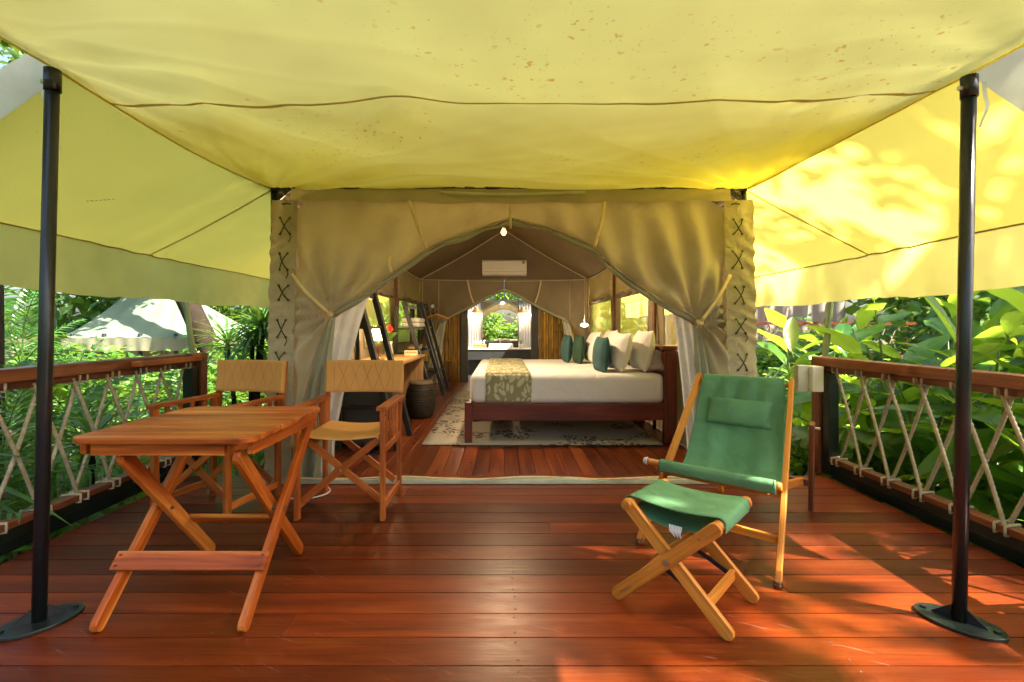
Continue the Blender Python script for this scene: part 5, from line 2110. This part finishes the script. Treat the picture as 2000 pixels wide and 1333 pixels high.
nd = thing('neighbour_deck', 'far deck with rope railing and white canvas behind the right-hand plants', 'deck', (8.5, 14.5, -0.45))
mb = MB()
mb.box((8.6, 16.2, 0.25), (7.4, 3.6, 0.16))
mb.build('deck_slab', M['rail'], nd)
mb = MB()
mb.box((8.6, 14.45, 1.22), (7.4, 0.10, 0.08))
mb.build('top_rail', M['rail'], nd)
for k in range(7):
    mb = MB()
    mb.box((5.1 + 1.15 * k, 14.45, 0.35), (0.10, 0.10, 1.66))
    mb.build('post', M['rail'], nd)
for k in range(22):
    for d in (-1, 1):
        mb = MB()
        mb.tube([(5.2 + 0.32 * k - d * 0.16, 14.45, 0.36), (5.2 + 0.32 * k + d * 0.16, 14.45, 1.18)], 0.018, 5)
        mb.build('rope', M['rope'], nd)
mb = MB()
mb.grid(lambda u, v: (lerp(5.0, 12.2, u), 17.2 + 0.06 * math.sin(u * 70), lerp(0.33, 3.1, v)), 70, 3)
mb.build('wall_canvas', M['farwhite'], nd, smooth=True)

# ------------------------------------------------------------------ plants
prnd = random.Random(21)


def leaf_mesh(name, L, Wd, droop, mat, nv=7, nu=4, pos=0.45, fold=0.25, wav=0.0, curl=0.0):
    """leaf along +y from the origin, blade facing +z"""
    mb = MB()

    def f(u, v):
        a = u * 2 - 1
        w = Wd / 2 * (math.sin(math.pi * min(1, (v ** (math.log(0.5) / math.log(pos))))) ** 0.8)
        y = L * v
        z = -droop * L * v * v + fold * abs(a) * w + wav * math.sin(v * 9 + a) * abs(a) * w
        return (a * w + curl * v * v * L, y * (1 - 0.25 * droop * v), z)
    mb.grid(f, nu, nv, gfn=lambda u, v: (v * L, (u * 2 - 1), 0))
    return mb.mesh(name, mat, None, 'all')


GING = [leaf_mesh('leaf', 0.50, 0.145, d, M['ginger'], fold=f, wav=w, curl=c, pos=0.5) for d, f, w, c in ((0.15, 0.35, 0.1, 0.0), (0.35, 0.2, 0.2, 0.05), (0.6, 0.3, 0.15, -0.06), (0.25, 0.45, 0.25, -0.03), (0.8, 0.15, 0.1, 0.04))]
BROAD = [leaf_mesh('leaf', 0.36, 0.20, d, M['ginger'], fold=f, wav=w, pos=0.42) for d, f, w in ((0.2, 0.2, 0.15), (0.5, 0.12, 0.1), (0.35, 0.3, 0.3))]
STRAP = [leaf_mesh('leaf', 0.75, 0.05, d, M['strap'], nv=8, nu=2, pos=0.35, fold=0.5, curl=c) for d, c in ((0.35, 0.0), (0.7, 0.1), (0.95, -0.08), (0.55, 0.05))]
BANANA = [leaf_mesh('leaf', 0.95, 0.30, d, M['ginger'], nv=9, nu=4, pos=0.5, fold=0.18, wav=0.2) for d in (0.3, 0.6)]


def stem_mb(p0, p1, r0, r1, bend):
    mb = MB()
    p0, p1 = Vector(p0), Vector(p1)
    pts = [p0.lerp(p1, k / 6) + Vector(bend) * math.sin(math.pi * k / 12) * 0 + Vector(bend) * (k / 6) ** 2 for k in range(7)]
    mb.tube(pts, [lerp(r0, r1, k / 6) for k in range(7)], 6)
    return mb, pts


def ginger_plant(name, label, x, y, n_st, hgt, leaves, n_leaf, spread, scale, group, lean=(0, 0), rs=1):
    pr = random.Random(rs)
    z0 = ground_z(x, y) - 0.02
    t = thing(name, label, 'plant', (x, y, z0), group=group, world=False)
    for k in range(n_st):
        a = pr.uniform(0, 6.28)
        rr = spread * pr.random() ** 0.6
        b = (rr * math.cos(a), rr * math.sin(a), 0)
        h = hgt * pr.uniform(0.65, 1.1)
        bend = (0.22 * h * (math.cos(a) * 0.6 + pr.uniform(-.5, .5) + lean[0]), 0.22 * h * (math.sin(a) * 0.6 + pr.uniform(-.5, .5) + lean[1]), 0)
        mb, pts = stem_mb(b, (b[0], b[1], h), 0.014, 0.006, bend)
        mb.build('stem', M['stalk'], t, smooth=True)
        az = pr.uniform(0, 6.28)
        for i in range(n_leaf):
            f = 0.22 + 0.78 * (i + pr.random() * 0.5) / n_leaf
            q = min(5.999, f * 6)
            p = pts[int(q)].lerp(pts[int(q) + 1], q - int(q))
            az += math.pi + pr.uniform(-0.6, 0.6)
            el = lerp(0.15, 1.0, f) + pr.uniform(-0.35, 0.35)
            d = Vector((math.cos(az) * math.cos(el), math.sin(az) * math.cos(el), math.sin(el)))
            side = d.cross(Vector((0, 0, 1))).normalized()
            side = (side + Vector((0, 0, pr.uniform(-.5, .5)))).normalized()
            up = side.cross(d).normalized()
            side = d.cross(up).normalized()
            s = scale * pr.uniform(0.7, 1.2)
            inst('leaf', leaves[pr.randrange(len(leaves))], t, frame(p, side, d, up, s))
    return t


def rosette(name, label, x, y, z, n, scale, group, rs=1, heads=1, spread=0.3, trunk=True, flat=0.0):
    pr = random.Random(rs)
    z0 = ground_z(x, y) - 0.02
    t = thing(name, label, 'plant', (x, y, z0), group=group, world=False)
    for hd2 in range(heads):
        a = pr.uniform(0, 6.28)
        c = Vector((spread * math.cos(a) * (heads > 1), spread * math.sin(a) * (heads > 1), (z - z0) * (pr.uniform(0.6, 1.05) if heads > 1 else 1.0)))
        mb, pts = stem_mb((c.x * 0.3, c.y * 0.3, 0), (c.x, c.y, c.z), 0.03, 0.022, (0, 0, 0))
        mb.build('stem', M['bark'], t, smooth=True)
        for i in range(n):
            az = 2.4 * i + pr.uniform(-.3, .3)
            el = lerp(1.35, -0.25 - flat, i / n) + pr.uniform(-.15, .15)
            d = Vector((math.cos(az) * math.cos(el), math.sin(az) * math.cos(el), math.sin(el)))
            side = d.cross(Vector((0, 0, 1)))
            side = side.normalized() if side.length > 0.05 else Vector((1, 0, 0))
            up = side.cross(d).normalized()
            s = scale * pr.uniform(0.75, 1.15)
            inst('leaf', STRAP[pr.randrange(len(STRAP))], t, frame(c + Vector((0, 0, -0.05 * i / n)), side, d, up, s))
    return t


def fan_leaf_mesh(n=18, L=0.55, arc=4.4):
    mb = MB()
    for i in range(n):
        a0 = -arc / 2 + arc * i / n
        a1 = -arc / 2 + arc * (i + 1) / n
        am = (a0 + a1) / 2
        P = lambda a, r, z: (r * math.sin(a), r * math.cos(a), z - 0.22 * r * r / L)
        mb.add([(0, 0, 0), P(a0, L * 0.72, 0), P(am, L * 0.75, 0.03), P(a1, L * 0.72, 0), P(lerp(a0, am, .75), L * 1.0, 0.0), P(lerp(am, a1, .25), L * 1.0, 0.0)],
               [(0, 1, 2), (0, 2, 3), (1, 4, 2), (2, 5, 3)])
    return mb.mesh('fan_leaf', M['fan'], None, False)


FAN = fan_leaf_mesh()


def fan_palm(name, label, x, y, n, hgt, scale, group, rs):
    pr = random.Random(rs)
    z0 = ground_z(x, y) - 0.02
    t = thing(name, label, 'palm', (x, y, z0), group=group, world=False)
    for k in range(n):
        az = 2.4 * k + pr.uniform(-.4, .4)
        el = pr.uniform(0.5, 1.3)
        L = hgt * pr.uniform(0.7, 1.05)
        tip = Vector((math.cos(az) * math.cos(el) * L * 0.9, math.sin(az) * math.cos(el) * L * 0.9, math.sin(el) * L))
        mb, pts = stem_mb((0, 0, 0), tip, 0.014, 0.008, (tip.x * 0.3, tip.y * 0.3, -0.05))
        mb.build('stem', M['stalk'], t, smooth=True)
        d = Vector((math.cos(az), math.sin(az), pr.uniform(-0.5, 0.3))).normalized()
        side = d.cross(Vector((0, 0, 1))).normalized()
        up = side.cross(d).normalized()
        inst('fan_leaf', FAN, t, frame(pts[-1], side, d, up, scale * pr.uniform(.8, 1.15)))
    return t


def frond_mesh(L=1.3, n=22, ll=0.34):
    mb = MB()
    mb.tube([(0, L * k / 8, 0.35 * L * math.sin(k / 8 * 2.0) * 0.5 - 0.15 * L * (k / 8) ** 2) for k in range(9)], [lerp(0.012, 0.003, k / 8) for k in range(9)], 5)
    for i in range(n):
        v = 0.12 + 0.88 * i / n
        zc = 0.35 * L * math.sin(v * 2.0) * 0.5 - 0.15 * L * v * v
        l = ll * math.sin(math.pi * (0.15 + 0.8 * v)) ** 0.7
        for s in (-1, 1):
            b = Vector((0, L * v, zc))
            d = Vector((s * 0.85, 0.55, -0.1 + 0.15 * math.sin(i * 2.1))).normalized()
            w = 0.017
            q = Vector((0, 1, 0)) * w
            m1 = b + d * l * 0.45 + Vector((0, 0, 0.02))
            tip = b + d * l + Vector((0, 0, -0.28 * l))
            mb.add([b, m1 + q, tip, m1 - q], [(0, 1, 3), (1, 2, 3)])
    return mb.mesh('frond', M['frond'], None, False)


FROND = frond_mesh()


def palm(name, label, x, y, n, hgt, scale, group, rs, trunk_r=0.03, low=-0.1):
    pr = random.Random(rs)
    z0 = ground_z(x, y) - 0.02
    t = thing(name, label, 'palm', (x, y, z0), group=group, world=False)
    mb, pts = stem_mb((0, 0, 0), (0, 0, hgt), trunk_r, trunk_r * 0.7, (pr.uniform(-.1, .1), pr.uniform(-.1, .1), 0))
    mb.build('trunk', M['bark'], t, smooth=True)
    for k in range(n):
        az = 2.4 * k + pr.uniform(-.3, .3)
        el = lerp(1.25, low, k / n)
        d = Vector((math.cos(az) * math.cos(el), math.sin(az) * math.cos(el), math.sin(el)))
        side = d.cross(Vector((0, 0, 1))).normalized()
        up = side.cross(d).normalized()
        inst('frond', FROND, t, frame(pts[-1], side, d, up, scale * pr.uniform(.8, 1.15)))
    return t


def leaf_cloud(n, rad, clumps, clump_r, size, seed, mat, name='crown', hollow=0.45):
    """many small folded leaves gathered in clumps through an ellipsoid"""
    g = np.random.default_rng(seed)
    d = g.normal(size=(clumps, 3))
    d /= np.linalg.norm(d, axis=1)[:, None]
    rr = (hollow + (1 - hollow) * g.random(clumps) ** 0.6)[:, None]
    C = d * rr * np.array(rad)
    k = g.integers(0, clumps, n)
    off = g.normal(size=(n, 3)) * clump_r * (0.6 + 0.8 * g.random((clumps, 1)))[k]
    P = C[k] + off
    dirv = off + g.normal(size=(n, 3)) * clump_r * 0.9
    dirv[:, 2] -= clump_r * 0.25
    dirv /= np.linalg.norm(dirv, axis=1)[:, None]
    up = g.normal(size=(n, 3)) * 0.7 + np.array([0, 0, 1.0])
    side = np.cross(dirv, up)
    side /= np.linalg.norm(side, axis=1)[:, None]
    nrm = np.cross(side, dirv)
    L = size * (0.6 + 0.8 * g.random(n))[:, None]
    Wd = L * (0.20 + 0.10 * g.random((n, 1)))
    v0 = P
    v1 = P + dirv * L * 0.5 + side * Wd + nrm * L * 0.06
    v2 = P + dirv * L - nrm * L * 0.12
    v3 = P + dirv * L * 0.5 - side * Wd + nrm * L * 0.06
    V = np.stack([v0, v1, v2, v3], 1).reshape(-1, 3)
    base = np.arange(n) * 4
    F = np.stack([np.stack([base, base + 1, base + 2], 1), np.stack([base, base + 2, base + 3], 1)], 1).reshape(-1, 3)
    me = bpy.data.meshes.new(name)
    me.vertices.add(len(V))
    me.vertices.foreach_set('co', V.astype(np.float32).ravel())
    me.loops.add(F.size)
    me.loops.foreach_set('vertex_index', F.astype(np.int32).ravel())
    me.polygons.add(len(F))
    me.polygons.foreach_set('loop_start', (np.arange(len(F)) * 3).astype(np.int32))
    me.polygons.foreach_set('loop_total', np.full(len(F), 3, dtype=np.int32))
    me.materials.append(mat)
    me.update()
    me.validate()
    return me, C


BUSH = [leaf_cloud(3800, (1.0, 1.0, 1.0), 60, 0.20, 0.17, 40 + k, M['bush'])[0] for k in range(4)]
CANOPY = [leaf_cloud(7000, (1.0, 1.0, 0.6), 90, 0.11, 0.085, 60 + k, M['treeleaf'])[0] for k in range(3)]
CANOPY.append(leaf_cloud(2600, (1.0, 1.0, 0.5), 28, 0.062, 0.09, 88, M['treeleaf'], hollow=0.1)[0])
CANOPY.append(leaf_cloud(9000, (1.0, 1.0, 0.45), 170, 0.11, 0.12, 67, M['treeleaf'], hollow=0.05)[0])


def shrub(label, x, y, rx, rz_, group, k, zc=None, name='garden_shrub'):
    z0 = ground_z(x, y)
    t = thing(name, label, 'shrub', (x, y, z0), group=group, world=False)
    o = inst('crown', BUSH[k % 4], t, Matrix.Translation((0, 0, (zc if zc is not None else rz_ * 0.85))) @ Matrix.Rotation(k * 1.3, 4, 'Z') @ Matrix.Diagonal((rx, rx, rz_, 1)))
    mb = MB()
    for q in range(4):
        a = q * 1.6 + k
        mb.tube([(0.05 * math.cos(a), 0.05 * math.sin(a), 0), (0.25 * rx * math.cos(a), 0.25 * rx * math.sin(a), rz_ * 0.6), (0.5 * rx * math.cos(a), 0.5 * rx * math.sin(a), rz_ * 1.2)], [0.03, 0.02, 0.008], 6)
    mb.build('trunk', M['bark'], t, smooth=True)
    return t


def tree(label, x, y, h, crown_c, crown_r, k, trunk_r=0.2, lean=(0, 0), group='garden trees', name='shade_tree'):
    z0 = ground_z(x, y) - 0.1
    t = thing(name, label, 'tree', (x, y, z0), group=group, world=False)
    cc = Vector(crown_c) - Vector((x, y, z0))
    mb = MB()
    fork = Vector((lerp(0, cc.x, .35) + lean[0], lerp(0, cc.y, .35) + lean[1], h * 0.6))
    mb.tube([(0, 0, 0), (lean[0] * .25, lean[1] * .25, h * 0.15), (lean[0] * 0.7, lean[1] * 0.7, h * 0.35), tuple(fork)], [trunk_r * 1.3, trunk_r, trunk_r * 0.9, trunk_r * 0.75], 10)
    pr = random.Random(k + 5)
    for q in range(7):
        a = q * 0.9 + pr.random()
        e = cc + Vector((crown_r * 0.75 * math.cos(a), crown_r * 0.75 * math.sin(a), crown_r * pr.uniform(-.25, .35)))
        m_ = fork.lerp(e, 0.5) + Vector((0, 0, 0.25))
        mb.tube([tuple(fork), tuple(m_), tuple(e)], [trunk_r * 0.5, trunk_r * 0.28, trunk_r * 0.08], 7)
    mb.build('trunk', M['bark'], t, smooth=True)
    inst('crown', CANOPY[k], t, Matrix.Translation(cc) @ Matrix.Rotation(k * 2.1, 4, 'Z') @ Matrix.Diagonal((crown_r, crown_r, crown_r, 1)))
    return t


# trees that shade the deck
tree('tall rough-barked tree whose trunk shows past the top right pole', 5.95, 4.9, 8.0, (8.0, 0.7, 8.2), 2.4, 3, 0.34)
tree('broad tree standing in the garden in front of the deck', 3.2, -4.6, 7.5, (2.95, -0.35, 8.6), 3.4, 4, 0.25)
tree('dark leaning tree beside the pale green tent', -6.6, 11.5, 6.5, (-9.4, 13.6, 6.6), 3.6, 2, 0.26, (-1.6, 0.4))
tree('tall tree in the garden past the rope railing by the table', -7.5, 3.0, 8.0, (-6.6, 2.6, 8.2), 3.4, 1, 0.22)
tree('garden tree behind the bathroom wall', 1.2, 16.5, 7.5, (0.4, 16.0, 7.0), 3.6, 0, 0.22)
tree('garden tree behind the far deck', 12.0, 19.5, 8.5, (11.5, 19.0, 8.0), 4.2, 2, 0.25)
tree('garden tree beyond the right-hand plants', 11.5, 8.5, 8.0, (11.2, 8.5, 6.5), 3.8, 1, 0.24)

# background shrubs
SG = 'dense green shrubs around the garden'

SHR = [
 (-4.9, 7.6, 0.8, 0.55, 'low green shrub in the garden gap in front of the pale green tent'),
 (-4.4, 9.6, 1.0, 0.80, 'leafy shrub between the strap-leaved plant and the pale tent corner'),
 (-6.4, 3.2, 1.2, 1.25, 'dense shrub behind the banana plant at the far left'),
 (-6.2, 1.2, 1.3, 1.4, 'dense shrub past the near end of the left railing'),
 (-7.2, 8.2, 1.0, 0.6, 'low shrub at the foot of the pale green tent'),
 (4.4, 9.4, 1.2, 0.65, 'low shrub in front of the far white deck, nearer the brown tent'),
 (6.6, 10.4, 1.5, 0.75, 'low shrub in front of the far white deck, behind the fan palm'),
 (7.8, 6.9, 1.5, 1.2, 'tall shrub filling the garden behind the ginger plants'),
 (8.6, 4.0, 1.7, 1.8, 'tall shrub furthest out behind the right-hand pole'),
 (6.9, 2.0, 1.5, 1.5, 'shrub in the garden at the right picture edge'),
 (3.6, 7.6, 0.9, 0.5, 'small shrub behind the strap-leaved plant at the right tent corner'),
 (-3.4, 12.2, 1.5, 1.2, 'shrub behind the tent seen past the strap-leaved plant'),
 (0.3, 14.0, 1.7, 1.8, 'shrub showing through the middle of the bathroom transom slats'),
 (-1.7, 14.2, 1.5, 1.7, 'shrub behind the bathroom lamp nearer the desk side'),
 (2.4, 14.4, 1.6, 1.7, 'shrub behind the bathroom wall on the bed side'),
 (-3.6, -5.4, 1.7, 1.5, 'garden shrub reflected at one side of the bathroom mirror'),
 (-1.4, -6.8, 1.8, 1.3, 'garden shrub reflected in the middle of the bathroom mirror'),
 (1.2, -8.2, 1.9, 1.0, 'low garden shrub reflected under the bright gap in the mirror'),
 (3.6, -6.6, 1.7, 1.5, 'garden shrub in front of the deck by the broad tree'),
 (-5.6, -3.4, 1.7, 1.7, 'garden shrub in front of the deck beyond the left railing'),
 (5.6, -4.2, 1.6, 1.5, 'garden shrub in front of the deck beyond the right railing'),
 (-14.0, 19.0, 3.2, 3.4, 'large shrub mass behind the ridge of the pale green tent'),
 (-7.0, 19.5, 3.0, 3.0, 'large shrub mass beyond the corner of the pale green tent'),
 (3.2, 22.0, 3.0, 3.0, 'large shrub mass far behind the bathroom on the bed side'),
 (16.5, 16.0, 3.2, 3.6, 'large shrub mass at the end of the far white deck'),
 (15.0, 7.0, 3.2, 3.6, 'large shrub mass furthest out behind the ginger plants'),
 (-13.0, 7.0, 2.4, 1.4, 'broad shrub in front of the pale tent at the far left'),
 (-12.0, 0.5, 3.0, 3.2, 'large shrub mass past the left picture edge'),
 (-2.0, 20.0, 3.0, 3.2, 'large shrub mass far behind the bathroom on the desk side'),
]
for k, (x, y, rx, rz_, lb_) in enumerate(SHR):
    shrub(lb_, x, y, rx, rz_, SG, k)

# right-hand bank: gingers
GG = 'broad-leaved ginger plants beside the right railing'
GIN = [
 (3.00, 2.55, 4, 1.15, 1.25, 0.22, 'ginger plant with large leaves just behind the right pole and rail'),
 (3.15, 3.15, 4, 1.30, 1.30, 0.25, 'sunlit ginger plant with glowing yellow-green leaves over the right rail'),
 (3.70, 2.75, 4, 1.80, 1.50, 0.30, 'tall ginger plant with dark glossy leaves under the valance by the right pole'),
 (3.50, 3.75, 4, 1.35, 1.35, 0.28, 'ginger plant behind the middle of the right rail'),
 (4.20, 3.40, 5, 1.95, 1.55, 0.35, 'tall ginger plant in the second row behind the right rail'),
 (2.95, 1.80, 4, 1.05, 1.25, 0.22, 'ginger plant outside the right rail, to the right of the pole'),
 (3.55, 2.00, 4, 1.75, 1.45, 0.30, 'tall ginger plant at the right picture edge above the rail'),
 (4.60, 2.50, 5, 2.05, 1.55, 0.35, 'tall ginger plant in the back row at the right picture edge'),
 (4.40, 4.30, 5, 1.65, 1.45, 0.35, 'ginger plant in the back row behind the fan palm'),
 (5.20, 3.50, 5, 2.10, 1.55, 0.40, 'tallest ginger plant furthest behind the right rail'),
 (3.15, 4.45, 3, 0.95, 1.15, 0.25, 'short ginger plant by the right end post of the rail'),
 (5.00, 5.30, 5, 1.55, 1.35, 0.40, 'ginger plant in front of the far white deck'),
 (3.30, 3.95, 4, 1.65, 1.40, 0.28, 'tall ginger plant under the valance just inside the fan palm'),
 (3.75, 4.30, 4, 1.80, 1.45, 0.30, 'tall ginger plant behind the right rail, left of the tallest one'),
 (3.40, 2.95, 4, 1.70, 1.40, 0.25, 'tall ginger plant close behind the right rail, left of the black pole'),
 (3.60, 5.60, 4, 1.45, 1.30, 0.30, 'ginger plant between the bamboo prop and the far deck'),
 (4.30, 6.60, 5, 1.60, 1.40, 0.35, 'ginger plant standing in front of the far deck railing'),
 (2.85, 1.10, 4, 1.00, 1.10, 0.22, 'ginger plant at the near end of the right rail'),
]
for k, (x, y, n, h, sc, sp, lb_) in enumerate(GIN):
    ginger_plant('ginger_plant', lb_, x, y, n, h, GING + BROAD[:1], 7, sp, sc, GG, rs=100 + k)
LOW = [
 (2.85, 3.30, 4, 0.50, 0.95, 'low broad-leaved plant seen through the ropes near the right end post'),
 (2.95, 2.15, 4, 0.55, 1.05, 'low broad-leaved plant seen through the ropes right of the black pole'),
 (2.90, 2.75, 4, 0.50, 1.0, 'low broad-leaved plant seen through the middle ropes of the right rail'),
 (3.40, 4.90, 5, 0.55, 0.95, 'low broad-leaved plant under the fan palm'),
 (2.80, 1.50, 4, 0.50, 1.0, 'low broad-leaved plant at the right picture edge under the rail'),
]
for k, (x, y, n, h, sc, lb_) in enumerate(LOW):
    ginger_plant('ginger_plant', lb_, x, y, n, h, BROAD + GING[:1], 5, 0.25, sc, 'low plants outside the right railing', rs=200 + k)
fan_palm('fan_palm', 'fan palm with pleated round leaves beyond the right railing corner', 3.35, 5.3, 8, 1.15, 0.95, None, 5)
rosette('strap_plant', 'strap-leaved rosette plant between the tent corner and the right railing', 2.55, 4.75, 0.30, 34, 0.75, None, 9, 1)
rosette('strap_plant', 'smaller strap-leaved plant low behind the right rail post', 2.9, 5.6, 0.25, 30, 0.7, None, 10, 1)
# left-hand bank
LG = 'dark arching palms behind the left railing'
PAL = [
 (-3.5, 2.3, 12, 0.55, 0.70, 'feather palm outside the left rail between the picture edge and the pole'),
 (-3.3, 3.1, 12, 0.50, 0.65, 'feather palm seen through the ropes above the wooden table'),
 (-3.6, 4.0, 12, 0.50, 0.65, 'feather palm outside the left rail under the wooden bracket'),
 (-4.3, 2.9, 10, 1.25, 0.80, 'taller feather palm rising behind the left pole'),
 (-3.2, 4.9, 11, 0.45, 0.60, 'feather palm behind the mustard chair near the left tent corner'),
 (-5.0, 4.6, 10, 0.75, 0.70, 'feather palm in front of the pale green tent'),
 (-5.6, 5.6, 11, 1.15, 0.75, 'feather palm covering one end of the pale green tent'),
 (-6.6, 6.2, 11, 1.30, 0.80, 'feather palm behind the black pole in front of the pale tent'),
 (-4.2, 1.7, 10, 1.60, 0.90, 'tall feather palm at the left picture edge'),
]
for k, (x, y, n, h, sc, lb_) in enumerate(PAL):
    palm('feather_palm', lb_, x, y, n, h, sc, LG, 300 + k, 0.02, -0.6)
rosette('strap_plant', 'strap-leaved plant with several heads beside the left tent corner', -3.05, 5.7, 1.15, 44, 0.72, None, 11, 4, 0.30)
rosette('strap_plant', 'low strap-leaved plant under the left rail beside the chairs', -3.1, 3.6, 0.25, 34, 0.8, None, 12, 1)
rosette('strap_plant', 'low strap-leaved plant outside the left rail behind the black pole', -3.1, 2.6, 0.2, 34, 0.85, None, 13, 1)
ginger_plant('ginger_plant', 'broad-leaved plant rising above the left rail in front of the pale tent', -4.6, 5.6, 4, 1.15, GING + BROAD, 6, 0.3, 0.85, None, rs=400)
ginger_plant('ginger_plant', 'broad-leaved plant with upright leaves behind the left rail', -4.1, 4.3, 3, 1.25, GING + BROAD, 6, 0.2, 1.0, None, rs=401)
ginger_plant('banana_plant', 'large-leaved banana plant at the far left behind the black pole', -4.6, 3.4, 3, 1.6, BANANA, 5, 0.2, 0.9, None, rs=402)
ginger_plant('ginger_plant', 'broad-leaved plant beside the slim trunk at the far left', -4.0, 3.0, 4, 1.35, GING + BROAD, 7, 0.25, 1.1, None, rs=403)
ginger_plant('ginger_plant', 'dark broad-leaved plant outside the left rail behind the black pole', -3.2, 2.2, 4, 0.75, GING + BROAD, 6, 0.2, 1.0, None, rs=404)
# bamboo props of the flies
for s, label in ((-1, 'leaning green bamboo prop under the left side fly'), (1, 'leaning green bamboo prop under the right side fly')):
    mb = MB()
    if s < 0:
        p0, p1 = Vector((-2.62, 4.35, -0.45)), Vector((-3.05, 4.75, 1.55))
        p0, p1 = Vector((-2.55, 4.2, -0.45)), Vector((-2.78, 4.15, 1.45))
    else:
        p0, p1 = Vector((2.45, 3.95, -0.45)), Vector((2.72, 4.05, 1.45))
    pts, rs = [], []
    for i in range(25):
        pts.append(p0.lerp(p1, i / 24))
        rs.append(0.024 + (0.004 if i % 6 == 0 else 0))
    mb.tube(pts, rs, 10)
    tag(mb.build('bamboo_prop', M['greybamboo'], smooth=True), label, 'bamboo pole', 'bamboo props of the side flies')
# thin trunk at the far left
mb = MB()
mb.tube([(-4.15, 3.9, -0.5), (-4.12, 3.9, 0.5), (-4.18, 3.95, 2.4)], [0.05, 0.045, 0.04], 8)
tag(mb.build('tree_trunk', M['bark'], smooth=True), 'slim brown trunk at the far left behind the rail', 'tree trunk')
# ground cover
me, _ = leaf_cloud(9000, (1, 1, 1), 10, 1, 0.1, 77, M['bush'], 'ground_cover')
g = np.random.default_rng(5)
V = np.zeros(9000 * 12)
me.vertices.foreach_get('co', V)
V = V.reshape(-1, 4, 3)
V -= V[:, :1].copy()
n = len(V)
ang = g.random(n) * 6.283
rad = 2.9 + 5.5 * g.random(n) ** 1.4
cx = np.where(g.random(n) < 0.5, -1, 1) * (2.55 + 4.0 * g.random(n) ** 1.5)
cy = -1.0 + 9.0 * g.random(n)
cz = np.array([ground_z(a, b) for a, b in zip(cx, cy)]) + 0.22 * g.random(n)
V = V * 1.6 + np.stack([cx, cy, cz], 1)[:, None, :]
me.vertices.foreach_set('co', V.astype(np.float32).ravel())
me.update()
gc = bpy.data.objects.new('ground_cover', me)
COL.objects.link(gc)
tag(gc, 'low leafy ground cover around the deck', 'ground cover', kind='stuff')
